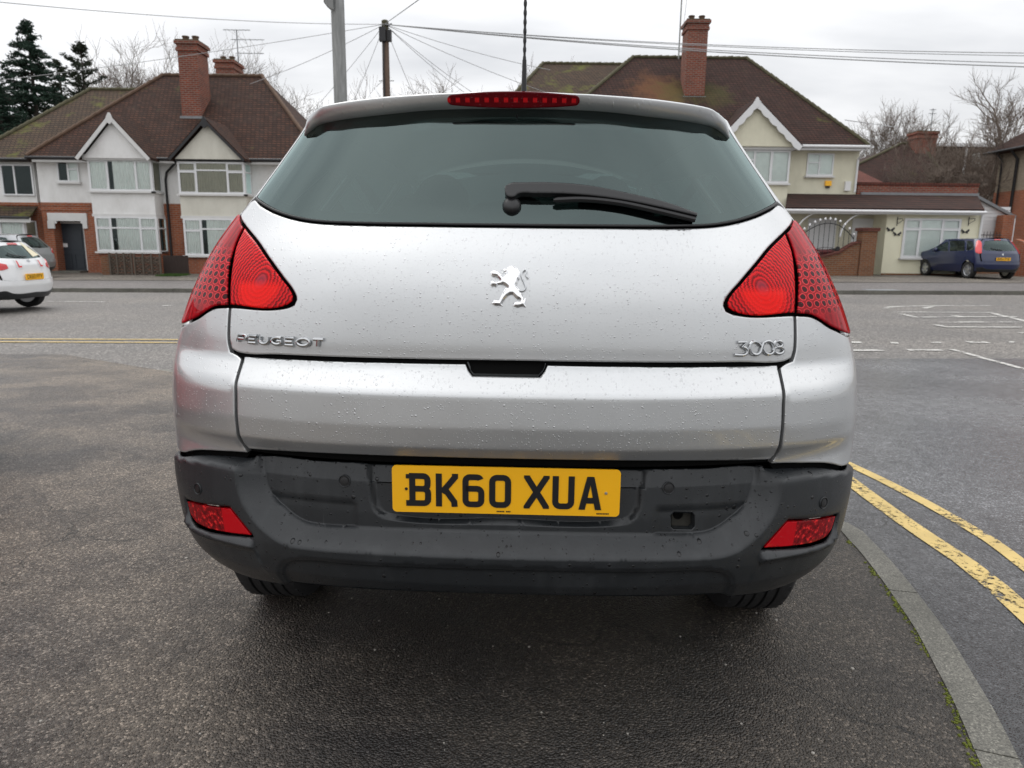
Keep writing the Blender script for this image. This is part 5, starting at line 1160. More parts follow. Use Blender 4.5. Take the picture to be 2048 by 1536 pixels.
# ===== pair of houses on the right with the side extension
def semi_right():
    Y = 30.5; bz = zfp(12, 29)-.1
    for (u_, v_), r_, c_, a_ in (((1318, 165), 1.7, (.19, .085, .038), .55), ((1358, 175), 1.2, (.085, .085, .025), .5), ((1425, 190), 1.1, (.08, .08, .025), .45)): q_ = px(u_, v_, 32.6); stain(M['tile_dark'], (q_[0]-11, 32.6-Y, q_[2]-bz), r_, c_, a_)
    t = thing('semi_detached_house', 'cream rendered house with a scalloped white bargeboard and a single storey extension', 'house', (11, Y, bz))
    xl = at(1080, 340, Y)[0]; xr = at(1716, 340, Y)[0]; zt = at(1660, 297, Y)[2]
    MB().box(xl, xr, Y, Y+8.8, bz, zt).build('render_wall', M['render_cream'], t)
    Yf = 30.0; ze = at(1670, 290, Yf)[2]; e1 = at(1738, 291, Yf)[0]; e0 = at(1062, 291, Yf)[0]; yr = 34.9; zr = at(1380, 116, yr)[2]; r0 = at(1266, 116, yr)[0]; r1 = at(1493, 117, yr)[0]
    hip_roof(t, e0, e1, Yf, 39.8, ze, r0, r1, zr, M['tile_dark'], M['hip_moss'])
    MB().tube([(at(1580, 292, Yf)[0], Yf-.06, ze-.06), (e1, Yf-.06, ze-.06)], .06, 8).build('gutter', M['upvc'], t); MB().box(e0, e1-.05, Yf+.0, Yf+.03, ze-.2, ze-.121).build('fascia', M['upvc'], t); MB().box(e0+.1, e1-.1, Yf+.04, Y, ze-.17, ze-.125).build('soffit', M['upvc'], t)
    gable(t, 1424, 1513, 1604, 197, 292, 29.35, 33.0, M['render_cream'], M['upvc'], M['tile_dark'], .20, True)
    q = rc(1436, 285, 1592, 299, 29.6); MB().box(q[0], q[1], 29.55, 30.3, q[2], q[3]).build('gable_base_board', M['upvc'], t)
    q = rc(1436, 300, 1579, 366, 29.7); x0, x1, zs, z1 = q
    MB().box(x0+.04, x1-.04, 29.74, Y, zs, z1).build('bay_core', M['upvc'], t); MB().box(x0, x1, 29.72, Y, bz, zs-.07).build('bay_render', M['render_cream'], t)
    window(t, (x0, x1, zs, z1), 29.74, [(.28, [.3]), (.22, [.3]), (.24, []), (.26, [])], curtain='blind', label='tall white framed bay window')
    window(t, rc(1613, 307, 1666, 352, Y), Y, [(.47, [.42]), (.53, [])], curtain='blind')
    q = rc(1649, 362, 1661, 376, Y); ab = MB(); ab.box(q[0], q[1], Y-.10, Y-.002, q[2]+.08, q[3]); a_ = ab.build('alarm_box', M['plate_y'], t); MB().box(q[0]+.05, q[1]-.05, Y-.08, Y-.002, q[2], q[2]+.08).build('alarm_light', M['black'], a_)
    q = rc(1688, 363, 1699, 382, Y); MB().box(q[0], q[1], Y-.12, Y-.002, q[2], q[3]).build('meter_box', M['render_white'], t)
    p0 = px(1722, 298, Yf-.05); xp = xr-.08; z1_ = at(1706, 385, Y)[2]; MB().tube([(xp+.1, Yf-.05, ze-.1), (xp, Y-.08, ze-.5), (xp, Y-.08, z1_)], .045, 8).build('downpipe', M['upvc'], t, True)
    # chimney
    x0, x1, z0, z1 = rc(1372, 38, 1413, 200, 32.6); chimney(t, x0, x1, 32.6, 33.5, z0-.8, z1)
    MB().box(x0-.06, x1+.06, 32.52, 32.6, z0-.02, z0+.14).build('lead_flashing', M['lead'], t)
    # ---- extension: lean-to roof, porch and converted garage
    Ye = 28.5; a = px(1575, 386, Y-.1); b = px(1955, 393, Y-.1); c = px(1969, 422, Ye-.35); d = px(1571, 411, Ye-.35)
    zt_, zb_ = (a[2]+b[2])/2, (c[2]+d[2])/2
    rf = MB().slab([(d[0], Ye-.35, zb_), (c[0], Ye-.35, zb_), (b[0], Y-.1, zt_), (a[0], Y-.1, zt_)], (0, 0, -.08)).build('extension_roof', M['tile_dark'], t)
    MB().box(at(1720, 390, Y)[0], b[0]+.05, Y-.12, Y+.2, zt_-.15, zt_+.10).build('lead_flashing', M['lead'], t)
    MB().box(at(1714, 380, Y)[0], b[0]+.05, Y-.02, Y+.22, bz, zt_+.38).build('parapet_wall', M['brick_chimney'], t)
    cp = MB(); xx = at(1714, 380, Y)[0]
    while xx < b[0]+.05: cp.box(xx, xx+.09, Y-.05, Y+.24, zt_+.385, zt_+.50); xx += .105
    cp.build('coping', M['tile_red'], t)
    MB().box(d[0], c[0], Ye-.36, Ye-.32, zb_-.22, zb_-.085).build('fascia', M['upvc'], t); MB().tube([(d[0], Ye-.42, zb_-.12), (c[0]+.03, Ye-.42, zb_-.12)], .055, 8).build('gutter', M['upvc'], t)
    MB().box(d[0], c[0]-.05, Ye-.30, Y, zb_-.20, zb_-.15).build('soffit', M['upvc'], t)
    xg0 = at(1768, 490, Ye)[0]; xg1 = at(1958, 490, Ye)[0]; MB().box(xg0, xg1, Ye, Y, bz, zb_-.2).build('garage_wall', M['render_pale'], t)
    MB().box(xg0, xg1, Ye-.02, Ye-.002, bz, bz+.22).build('brick_plinth', M['brick_wall'], t)
    window(t, rc(1804, 437, 1917, 516, Ye), Ye, [(.29, [.27]), (.39, [.27]), (.32, [.27])], curtain='blind', fw=.07)
    MB().tube([(xg1-.07, Ye-.07, zb_-.2), (xg1-.07, Ye-.07, bz+.1)], .045, 8).build('downpipe', M['upvc'], t, True)
    # porch: two white doors with dark oval lights
    Yp = 29.6; MB().box(at(1540, 480, Yp)[0], xg0, Yp, Y, bz, zb_-.2).build('porch_wall', M['render_cream'], t)
    for u0, u1 in ((1612, 1668), (1700, 1755)):
        q = rc(u0, 437, u1, 541, Yp); dr = MB().box(q[0], q[1], Yp-.06, Yp-.004, q[2], q[3]).build('door', M['upvc'], t); cx = (q[0]+q[1])/2; cz = q[2]+(q[3]-q[2])*.42
        MB().lathe([(.30, .0), (.30, -.02), (.26, -.024)], (0, 0, 0), 'y', 28).build('door_light', M['black'], dr)
        dl = dr.children[0]; Mi = chain(dr).inverted(); dl.data.transform(Matrix.Translation(Mi @ Vector((0, 0, 0)) - Mi.to_translation()) if False else Matrix.Identity(4)); dl.location = Vector((cx, Yp-.07, cz)); dl.scale = (.85, 1, 1.75)
    for u in (1590, 1680):
        sf = MB(); X = at(u, 430, Ye)[0]
        for i in range(8): a0 = i*90/8; a1 = (i+1)*90/8; sf.slab([(X+.9*(1-math.cos(R(a0))), Ye-.28, zb_-.2-.9*(1-math.sin(R(a0)))), (X+.9*(1-math.cos(R(a1))), Ye-.28, zb_-.2-.9*(1-math.sin(R(a1)))), (X+.9*(1-math.cos(R(a1)))-.06, Ye-.28, zb_-.2-.9*(1-math.sin(R(a1)))), (X+.9*(1-math.cos(R(a0)))-.06, Ye-.28, zb_-.2-.9*(1-math.sin(R(a0))))], (0, .05, 0))
        sf.build('porch_bracket', M['upvc'], t)
    return t, Ye, bz, xg0, xg1
B_house, Ye, bzB, xg0, xg1 = semi_right()
def neighbour_roof():
    t = thing('house', 'house left of the cream one, its plain mossy roof behind the car aerial', 'house', (5, 36, 0))
    Yf = 34; ze = at(1000, 235, Yf)[2]; yr = 39; zr = at(1160, 128, yr)[2]; r0 = at(1086, 128, yr)[0]; r1 = at(1330, 128, yr)[0]; e0 = at(985, 235, Yf)[0]
    hip_roof(t, e0, at(1500, 240, Yf)[0], Yf, 44, ze, r0, r1, zr, M['tile_mossy'], M['hip_moss'])
    MB().box(e0+.3, at(1490, 240, Yf)[0], Yf+.4, 43.5, .1, ze-.1).build('render_wall', M['render_white'], t)
neighbour_roof()
# ---- things on and beside the houses
def aerial(name, label, x, y, z0, h, booms, face=1):
    mb = MB(); mb.tube([(x, y, z0), (x, y, z0+h)], .028, 6)
    for zf, L_, off_, n in booms:
        zb = z0+h*zf; mb.tube([(x-L_*.5+off_, y, zb), (x+L_*.5+off_, y, zb)], .016, 5)
        for i in range(n): xx = x-L_*.5+off_+L_*(i+.5)/n; mb.tube([(xx, y-.14, zb), (xx, y+.14, zb)], .008, 4)
        mb.tube([(x-.1, y, zb-.12), (x-.1, y, zb), (x+.1, y, zb), (x+.1, y, zb-.12)], .012, 4)
    return tag(mb.build(name, M['lead'], None), label, 'aerial')
p = px(477, 128, 36.5); aerial('rooftop_aerial', 'tall television aerial with three booms above the left chimneys', p[0], 36.5, p[2], at(473, 60, 36.5)[2]-p[2], [(1.0, 1.3, .0, 7), (.72, 1.6, .5, 6), (.32, 1.3, .6, 5)])
p = px(1357, 118, 32.5); tag(MB().tube([p, (p[0], 32.5, at(1362, -30, 32.5)[2])], .03, 8).tube([(p[0], 32.5, p[2]+.3), (p[0]+.3, 32.6, p[2]+.3)], .02, 6).build('rooftop_mast', M['galv'], None), 'tall thin mast strapped to the chimney of the cream house', 'mast')
p = px(1366, 60, 32.9); tag(MB().tube([p, (at(1376, -20, 32.9)[0], 32.9, at(1376, -20, 32.9)[2])], .010, 5).build('mast_stay', M['cable'], None), 'thin wire rising beside the mast on the cream house chimney', 'cable')
for i, (u, v) in enumerate([(1781, 459), (1794, 468), (1930, 463)]):
    c = px(u, v, Ye-.02); s = .16; mb = MB()
    for sx in (-1, 1): mb.prism([(c[0], c[2]-.02), (c[0]+sx*s*.9, c[2]+s*.6), (c[0]+sx*s, c[2]+.02), (c[0]+sx*s*.6, c[2]-.02), (c[0]+sx*s*.7, c[2]-s*.5), (c[0]+sx*.03, c[2]-s*.3)][::sx], c[1]-.02, c[1])
    tag(mb.build('wall_butterfly', M['iron'], None), ['black metal butterfly on the garage wall, the upper left one', 'black metal butterfly on the garage wall, the lower left one', 'black metal butterfly on the garage wall right of its window'][i], 'wall ornament', 'metal butterflies on the garage wall')
for i, u in enumerate((1795, 1938)):
    c = px(u, 440, Ye-.02); mb = MB(); mb.tube([(c[0], c[1], c[2]+.12), (c[0], c[1], c[2]-.22)], .014, 6); mb.tube([(c[0], c[1], c[2]+.04), (c[0]+.02, c[1]-.35, c[2]+.04)], .012, 6); mb.tube([(c[0], c[1], c[2]-.15), (c[0]+.15, c[1]-.14, c[2]-.02), (c[0]+.02, c[1]-.3, c[2]+.03)], .010, 6)
    tag(mb.build('hanging_bracket', M['iron'], None), ['black basket bracket on the garage wall left of its window', 'black basket bracket on the garage wall right of its window'][i], 'bracket', 'brackets on the garage wall')
# ---- front boundary of the cream house: brick pier, swept wall, arched iron gate, bins
Yw = 27.4
pr_ = thing('brick_pier', 'square brick gate pier, mossy at its foot, in front of the pale yellow garage', 'pier', (at(1737, 550, Yw)[0], Yw, bzB))
q = rc(1721, 462, 1751, 553, Yw); MB().box(q[0], q[1], Yw, Yw+.45, bzB-.05, q[3]).build('shaft', M['brick_wall'], pr_); MB().box(q[0]-.06, q[1]+.06, Yw-.06, Yw+.51, q[3], q[3]+.12).build('cap', M['tile_red'], pr_)
sw = thing('garden_wall', 'low mossy brick wall sweeping up to the gate pier', 'wall', (at(1690, 550, Yw)[0], Yw, bzB))
topc = [(1600, 520), (1655, 513), (1680, 506), (1697, 495), (1710, 488), (1721, 486)]
tp = [px(u, v, Yw+.05) for u, v in topc]; mb = MB(); V = []
MB().prism([(tp[0][0], bzB-.05), (tp[-1][0], bzB-.05)]+[(p[0], p[2]) for p in reversed(tp)], Yw+.05, Yw+.30).build('brickwork', M['brick_wall'], sw)
cp = MB()
for i in range(len(tp)-1): a, b = tp[i], tp[i+1]; cp.slab([(a[0], Yw, a[2]), (b[0], Yw, b[2]), (b[0], Yw+.35, b[2]), (a[0], Yw+.35, a[2])], (0, 0, .07))
cp.build('coping', M['tile_red'], sw)
gt = thing('iron_gate', 'arched black iron gate with white ball finials before the porch', 'gate', (at(1660, 520, Yw)[0], Yw+.2, bzB)); mb = MB(); fin = MB(); Yg = Yw+.3
xs = np.linspace(at(1606, 490, Yg)[0], at(1706, 490, Yg)[0], 11)
def arch_v(x): u = (x-xs[0])/(xs[-1]-xs[0]); return 2.35+.50*math.sin(math.pi*min(1, max(0, u*.95+.05)))**.8-.25*max(0, u-.7)
P_ = [(x, Yg, bzB+arch_v(x)-.75) for x in np.linspace(xs[0], xs[-1], 24)]; mb.tube(P_, .018, 6); mb.tube([(p[0], p[1], p[2]-.9) for p in P_], .012, 6); mb.tube([(xs[0], Yg, bzB+.15), (xs[-1], Yg, bzB+.15)], .016, 6)
for x in xs:
    zt = bzB+arch_v(x)-.75; mb.tube([(x, Yg, bzB+.1), (x, Yg, zt+.13)], .011, 6); fin.lathe([(.01, 0), (.035, .02), (.045, .05), (.03, .085), (.004, .11)], (x, Yg, zt+.12), 'z', 8)
mb.lathe([(.02, -.02), (.09, -.02), (.09, .02), (.02, .02)], (xs[7], Yg, bzB+1.15), 'y', 10)
mb.build('bars', M['iron'], gt); fin.build('finials', M['upvc'], gt)
def bin_(name, label, u, Y, col, w, h):
    x = at(u, 500, Y)[0]; z = bzB; t = thing(name, label, 'bin', (x, Y, z)); mb = MB(); a, b = w*.42, w*.5
    mb.add([(x-a, Y-a, z), (x+a, Y-a, z), (x+a, Y+a, z), (x-a, Y+a, z), (x-b, Y-b, z+h), (x+b, Y-b, z+h), (x+b, Y+b, z+h), (x-b, Y+b, z+h)], [(3, 2, 1, 0), (0, 1, 5, 4), (1, 2, 6, 5), (2, 3, 7, 6), (3, 0, 4, 7), (4, 5, 6, 7)]); mb.build('body', col, t)
    l = MB(); l.slab([(x-b-.03, Y-b-.05, z+h+.005), (x+b+.03, Y-b-.05, z+h+.005), (x+b+.03, Y+b, z+h+.09), (x-b-.03, Y+b, z+h+.09)], (0, 0, .035)); l.build('lid', col, t); MB().tube([(x-b, Y+b+.04, z+h+.05), (x+b, Y+b+.04, z+h+.05)], .02, 6).build('handle', col, t)
    for sx in (-1, 1): MB().lathe([(.1, -.03), (.1, .03)], (x+sx*b*.85, Y+a, z+.1), 'x', 14).build('wheel', M['black'], t)
M['bin_red'] = simple('bin_red', (.12, .012, .014), .5); M['bin_black'] = simple('bin_black', (.015, .018, .02), .5)
bin_('wheelie_bin', 'dark red wheelie bin behind the iron gate', 1650, 28.3, M['bin_red'], .58, 1.0); bin_('wheelie_bin', 'black wheelie bin behind the iron gate', 1683, 28.4, M['bin_black'], .66, 1.02)
# drain cover on the far footway
d_ = on(1763, 580, lambda x, y: zfp(x, y)); tag(MB().box(d_[0]-.45, d_[0]+.45, d_[1]-.22, d_[1]+.22, d_[2]-.02, d_[2]+.006).build('access_cover', M['lead'], None), 'pale rectangular access cover in the far pavement', 'cover')
# ---- far right
def far_right():
    bz = zfp(24, 33)-.1; x0 = at(1994, 350, 37)[0]; Yb, Yf = 37.0, 28.5; zt = at(1994, 306, 37)[2]; zm = at(1996, 386, 37)[2]; x1 = x0+8
    t = thing('house', 'pebbledashed house with black downpipes at the right picture edge', 'house', (x0+2, 33, bz))
    MB().box(x0, x1, Yf, Yb, zm, zt).build('pebbledash_wall', M['pebble'], t); MB().box(x0-.02, x1, Yf-.02, Yb+.02, bz, zm).build('brick_wall', M['brick'], t)
    ze = zt; hip_roof(t, x0-.45, x1+.45, Yf-.4, Yb+.4, ze+.05, x0+3.8, x1-3.8, ze+3.6, M['tile_dark'], M['hip'])
    MB().tube([(x0-.5, Yf-.4, ze), (x0-.5, Yb+.45, ze)], .06, 8).build('gutter', M['black_pipe'], t)
    def yy(u): lo_, hi_ = 28., 40.; 
    for k, (u, r) in enumerate(((2001, .045), (2030, .065))):
        ys = np.linspace(28, 38, 400); Yp = float(ys[np.argmin([abs(at(u, 350, y)[0]-(x0-.08)) for y in ys])])
        MB().tube([(x0-.45, Yp, ze-.02), (x0-.08, Yp, ze-.45), (x0-.08, Yp, bz+1.5)], r, 8).build('downpipe', M['black_pipe'], t, True)
    side_window(t, x0-.004, 33.1, 34.3, at(2046, 345, 34)[2]-.2, at(2046, 325, 34)[2], .3, face=-1)
far_right()
# white garage and side gates between the extension and the pebbledashed house
g = thing('garage', 'white boarded garage with a sloping roof edge between the extension and the far right house', 'garage', (at(1985, 480, 31)[0], 31, bzB))
q = rc(1964, 420, 2030, 478, 31.0); MB().prism([(q[0]-.3, bzB), (q[1], bzB), (q[1], at(2020, 436, 31)[2]), (q[0]-.3, at(1955, 400, 31)[2])], 31, 36).build('wall', M['upvc'], g)
a = px(1950, 393, 30.8); b = px(2032, 437, 30.8); MB().slab([(a[0], 30.8, a[2]), (b[0], 30.8, b[2]), (b[0], 36, b[2]), (a[0], 36, a[2])], (0, 0, .12)).build('roof', M['lead'], g)
bd_ = MB(); z_ = at(1990, 478, 31)[2]
for i in range(9): bd_.box(q[0], q[1]-.3, 30.97, 30.99, z_+i*.15, z_+i*.15+.13)
bd_.build('boarding', M['upvc'], g)
tag(MB().box(*[at(u, 460, 30.4)[0] for u in (2004, 2026)], 30.4, 30.85, bzB, at(2015, 430, 30.4)[2]).build('brick_pier', M['brick'], None), 'tall orange brick pier beside the white boarded garage', 'pier')
rl = thing('railings', 'black spear-topped railings above a low wall behind the blue car', 'railings', (at(1985, 480, 30)[0], 30.0, bzB)); mb = MB(); x0, x1 = at(1955, 470, 30)[0], at(2003, 470, 30)[0]; zt = at(1980, 466, 30)[2]; zb = at(1980, 482, 30)[2]
for x in np.arange(x0, x1, .13): mb.tube([(x, 30, zb-.1), (x, 30, zt), (x, 30, zt+.07)], [.011, .011, .002], 5)
mb.tube([(x0, 30, zt-.08), (x1, 30, zt-.08)], .014, 5); mb.tube([(x0, 30, zb), (x1, 30, zb)], .014, 5); mb.build('bars', M['iron'], rl)
MB().box(x0, x1+1.0, 30.0-.1, 30.12, bzB, zb-.08).build('low_wall', M['brick_wall'], rl)
tag(MB().slab([px(2030, 478, 28), (at(2075, 520, 27)[0], 26.5, at(2060, 500, 28)[2]), (at(2075, 520, 27)[0], 26.5, bzB), (px(2030, 478, 28)[0], 28, bzB)], (.25, .05, 0)).build('garden_wall', M['brick'], None), 'orange brick wall beside the drive right of the blue car', 'wall')
# ---- houses beyond on the right
def hipped_beyond():
    t = thing('house', 'dark hipped house beyond the extension, with a stout brick chimney and an aerial', 'house', (at(1800, 400, 42)[0], 42, 0))
    Yf = 42; ze = at(1780, 368, Yf)[2]; yr = 46; zr = at(1820, 288, yr)[2]; r0 = at(1803, 288, yr)[0]; r1 = at(1843, 288, yr)[0]; e0 = at(1722, 342, Yf)[0]-.8
    hip_roof(t, e0-1.5, at(1900, 370, Yf)[0], Yf, 50, ze, r0, r1, zr, M['tile_dark'], M['hip_moss']); MB().box(e0-1.2, at(1890, 370, Yf)[0], Yf+.4, 49.6, 0, ze-.1).build('wall', M['brown_hung'], t)
    x0, x1, z0, z1 = rc(1834, 262, 1874, 300, 45); chimney(t, x0, x1, 45, 46, z0-2.5, z1, 0)
hipped_beyond()
p = px(1861, 262, 45.2); aerial('rooftop_aerial', 'small television aerial on the stout chimney at right', p[0], 45.2, p[2], at(1865, 217, 45.2)[2]-p[2], [(.95, .35, 0, 4), (.78, .45, 0, 4)])
t = thing('flats', 'flat topped brown tile hung building with one white window, beyond the bare shrubs', 'building', (at(1920, 400, 50)[0], 50, 0))
q = rc(1866, 294, 1995, 470, 50); MB().box(q[0], q[1]+6, 50, 58, 0, q[3]).build('wall', M['brown_hung'], t); MB().box(q[0]-.2, q[1]+6.2, 49.8, 58, q[3]+.01, q[3]+.22).build('roof_edge', M['upvc'], t)
window(t, rc(1943, 306, 1972, 333, 50), 50, [(.5, [.5]), (.5, [.5])], sill=False); MB().tube([(at(1931, 300, 50)[0], 49.9, q[3]), (at(1931, 300, 50)[0], 49.9, 2)], .08, 6).build('downpipe', M['upvc'], t)
t = thing('outbuilding', 'low building with a dull red tiled roof peeping over the brick parapet', 'outbuilding', (at(1740, 400, 37)[0], 37, 0))
a, b, c = px(1708, 336, 39), px(1790, 376, 36), px(1690, 376, 36); MB().slab([(a[0]-4, 39, a[2]), (a[0], 39, a[2]), (b[0], 36, b[2]), (b[0]-8, 36, b[2])], (0, 0, -.1)).build('roof', M['tile_red'], t); MB().box(b[0]-7, b[0]-.4, 36.2, 38.5, 0, b[2]-.1).build('wall', M['brick_wall'], t)
t = thing('house', 'distant house gable just showing between the cream house and the bare trees', 'house', (at(1730, 340, 60)[0], 60, 0)); q = rc(1722, 326, 1765, 360, 60)
MB().prism([(q[0]-3, 0), (q[1], 0), (q[1], q[3]-1), (q[1]-1.2, q[3]), (q[0]-3, q[3])], 60, 66).build('wall', M['render_grey'], t); MB().slab([(q[0]-3.5, 59.6, q[3]-.4), (q[1]+.3, 59.6, q[3]-.4), (q[1]-.9, 63, q[3]+.6), (q[0]-3.5, 63, q[3]+.6)], (0, 0, .12)).build('roof', M['tile_mossy'], t)
# ---- front boundary of the left houses: hurdle panels, dark fence, low brick stub
Yh = 26.6; bzA = zfp(-13, Yh)
def hurdle(u0, u1, v0, v1, label):
    t = thing('hurdle_panel', label, 'fence panel', (at((u0+u1)/2, v1, Yh)[0], Yh, bzA), group='woven hurdle panels'); q = rc(u0, v0, u1, v1, Yh); mb = MB(); zb = bzA-.02
    n = int((q[3]-zb)/.06)
    for i in range(n): z = zb+.03+i*.06; xs_ = np.linspace(q[0], q[1], 13); mb.tube([(x, Yh+.025*(1 if (k+i) % 2 else -1), z+random.uniform(-.008, .008)) for k, x in enumerate(xs_)], .028, 5)
    mb.build('weave', M['wood_fence'], t)
    for f in (.02, .34, .66, .98): x = q[0]+(q[1]-q[0])*f; MB().box(x-.03, x+.03, Yh-.07, Yh-.02, zb, q[3]+.06).build('upright', M['wood_fence'], t)
hurdle(221, 266, 509, 556, 'woven hurdle panel left of its pair under the lower bay window'); hurdle(270, 323, 510, 556, 'woven hurdle panel right of its pair under the lower bay window')
t = thing('board_fence', 'dark brown board fence between the hurdle panels and the silver car', 'fence', (at(350, 550, Yh+.3)[0], Yh+.3, bzA)); q = rc(327, 511, 372, 552, Yh+.3); mb = MB()
for x in np.arange(q[0], q[1], .105): mb.box(x, x+.10, Yh+.3, Yh+.32, bzA-.02, q[3]+random.uniform(-.01, .01))
mb.build('boards', M['wood_dark'], t); MB().box(q[0], q[1], Yh+.322, Yh+.37, bzA+.3, bzA+.4).build('rail', M['wood_dark'], t)
q = rc(203, 512, 221, 556, Yh); tag(MB().box(q[0], q[1], Yh, Yh+.25, bzA-.05, q[3]).build('brick_stub', M['brick_wall'], None), 'crumbling low brick stub at the left end of the hurdle panels', 'wall')
# grass strip under the fence
gr = MB()
for _ in range(1400):
    x = random.uniform(at(325, 553, 26.2)[0], at(372, 553, 26.2)[0]); y = random.uniform(25.6, 26.7); h = random.uniform(.03, .11); a = random.random()*6.28; w = .012; dx, dy = math.cos(a)*w, math.sin(a)*w; z = zfp(x, y)+.01
    gr.add([(x-dx, y-dy, z), (x+dx, y+dy, z), (x+random.uniform(-.04, .04), y+random.uniform(-.04, .04), z+h)], [(0, 1, 2)])
tag(gr.build('grass', M['grass'], None), 'tuft of green grass below the dark fence', 'grass', kind='stuff')
# ------------------------------------------------------------------ posts, pole, cables
t = thing('lamp_post', 'weathered grey galvanised post rising behind the left of the silver car roof', 'post', (0, 0, 0)); Yl = 8.3
xa, xb = at(677, 60, Yl)[0], at(681, 195, Yl)[0]; xm = (xa+xb)/2; t.location = (xm, Yl, z_pave(xm, Yl)); rl_ = (at(694, 100, Yl)[0]-at(665.5, 100, Yl)[0])/2*.93
MB().tube([(xm, Yl, 0-.1), (xm, Yl, 1.4), (xm, Yl, 1.45), (xm, Yl, 6.5)], [rl_*1.25, rl_*1.25, rl_, rl_*.97], 24).build('shaft', M['galv'], t, True)
q = rc(649, -40, 668, 18, Yl-.05); sb = MB(); sb.prism([(q[0], q[2]+.05), (q[0]+.06, q[2]), (q[1], q[2]-.02), (q[1], q[3]), (q[0], q[3])], Yl-.10, Yl+.06); sb.build('sign_bracket', M['galv'], t)
Yt = 26.5; c = px(770, 42, Yt); xt = c[0]
t = thing('telegraph_pole', 'brown timber telegraph pole with a black terminal box near its mossy top', 'pole', (xt, Yt, zfp(xt, Yt)))
MB().tube([(xt, Yt, -.3), (xt, Yt, c[2]*.5), (xt, Yt, c[2])], [.17, .14, .115], 14).build('shaft', M['wood_pole'], t, True); MB().lathe([(.12, -.30), (.122, 0), (.08, .03), (0, .035)], (xt, Yt, c[2]), 'z', 14).build('top', M['hip_moss'], t, True)
b0, b1 = px(770, 58, Yt)[2], px(770, 86, Yt)[2]
bxm = MB(); bxm.box(xt-.17, xt+.05, Yt-.28, Yt-.10, b1, b0); bxm.box(xt+.07, xt+.22, Yt-.15, Yt+.05, b1+.04, b0-.06); bxm.build('terminal_box', M['iron'], t)
MB().tube([(xt-.03, Yt-.15, b1), (xt-.06, Yt-.17, b1-.8), (xt-.05, Yt-.16, b1-1.6), (xt-.06, Yt-.17, .8)], .028, 6).build('riser_cable', M['iron'], t)
stp = MB(); z_ = px(770, 162, Yt)[2]; stp.tube([(xt-.26, Yt, z_), (xt+.27, Yt, z_+.01)], .014, 5); stp.build('step', M['galv'], t)
hk = MB(); hk.tube([(xt+.08, Yt-.1, b0+.1), (xt+.26, Yt-.12, b0+.13)], .03, 6); hk.build('cable_clamp', M['iron'], t)
top = Vector((xt, Yt-.12, b0+.12))
def cable(u, v, Y, label, sag=.25, r=.010, start=None):
    a = start or top; b = Vector(px(u, v, Y)); P = []
    for i in range(25): f_ = i/24; p = a.lerp(b, f_); p.z -= 4*sag*f_*(1-f_); P.append(p)
    tag(MB().tube(P, r, 4).build('overhead_cable', M['cable'], None), label, 'cable', 'overhead cables from the telegraph pole')
cable(-160, -12, 15, 'overhead cable running left from the pole to the upper left corner', .15, .009)
cable(-40, 165, 30, 'overhead cable sloping gently left from the pole past the left chimney', .1)
cable(500, 168, 29, 'overhead cable dropping left from the pole to the left house roof', .1)
cable(640, 205, 28.5, 'overhead cable dropping steeply left from the pole, the upper of two', .05)
cable(702, 215, 27, 'overhead cable dropping most steeply left from the pole', .05)
cable(845, -6, 14, 'double overhead cable rising right from the pole top', .0, .012)
cable(838, 215, 27, 'overhead cable dropping steeply right of the pole', .05)
cable(975, 205, 29, 'overhead cable to the right from the pole, lowest of the fan', .1)
cable(960, 208, 29, 'overhead cable to the right from the pole, second lowest of the fan', .1)
cable(1090, 184, 30, 'overhead cable to the right from the pole, middle of the fan', .1)
cable(1100, 140, 30, 'overhead cable to the right from the pole, upper of the fan', .1)
for i, (v, r) in enumerate(((104, .012), (110, .010), (126, .013), (134, .016))):
    cable(2160, v+3, 22, 'long overhead cable to the right picture edge, %s of four' % ('topmost', 'second from the top', 'third from the top', 'lowest')[i], .2, r)
b = Vector(px(1690, 240, 38)); e_ = Vector(px(1790, 254, 60)); tag(MB().tube([b, e_], .02, 4).build('overhead_cable', M['cable'], None), 'short overhead cable right of the cream house roof', 'cable')
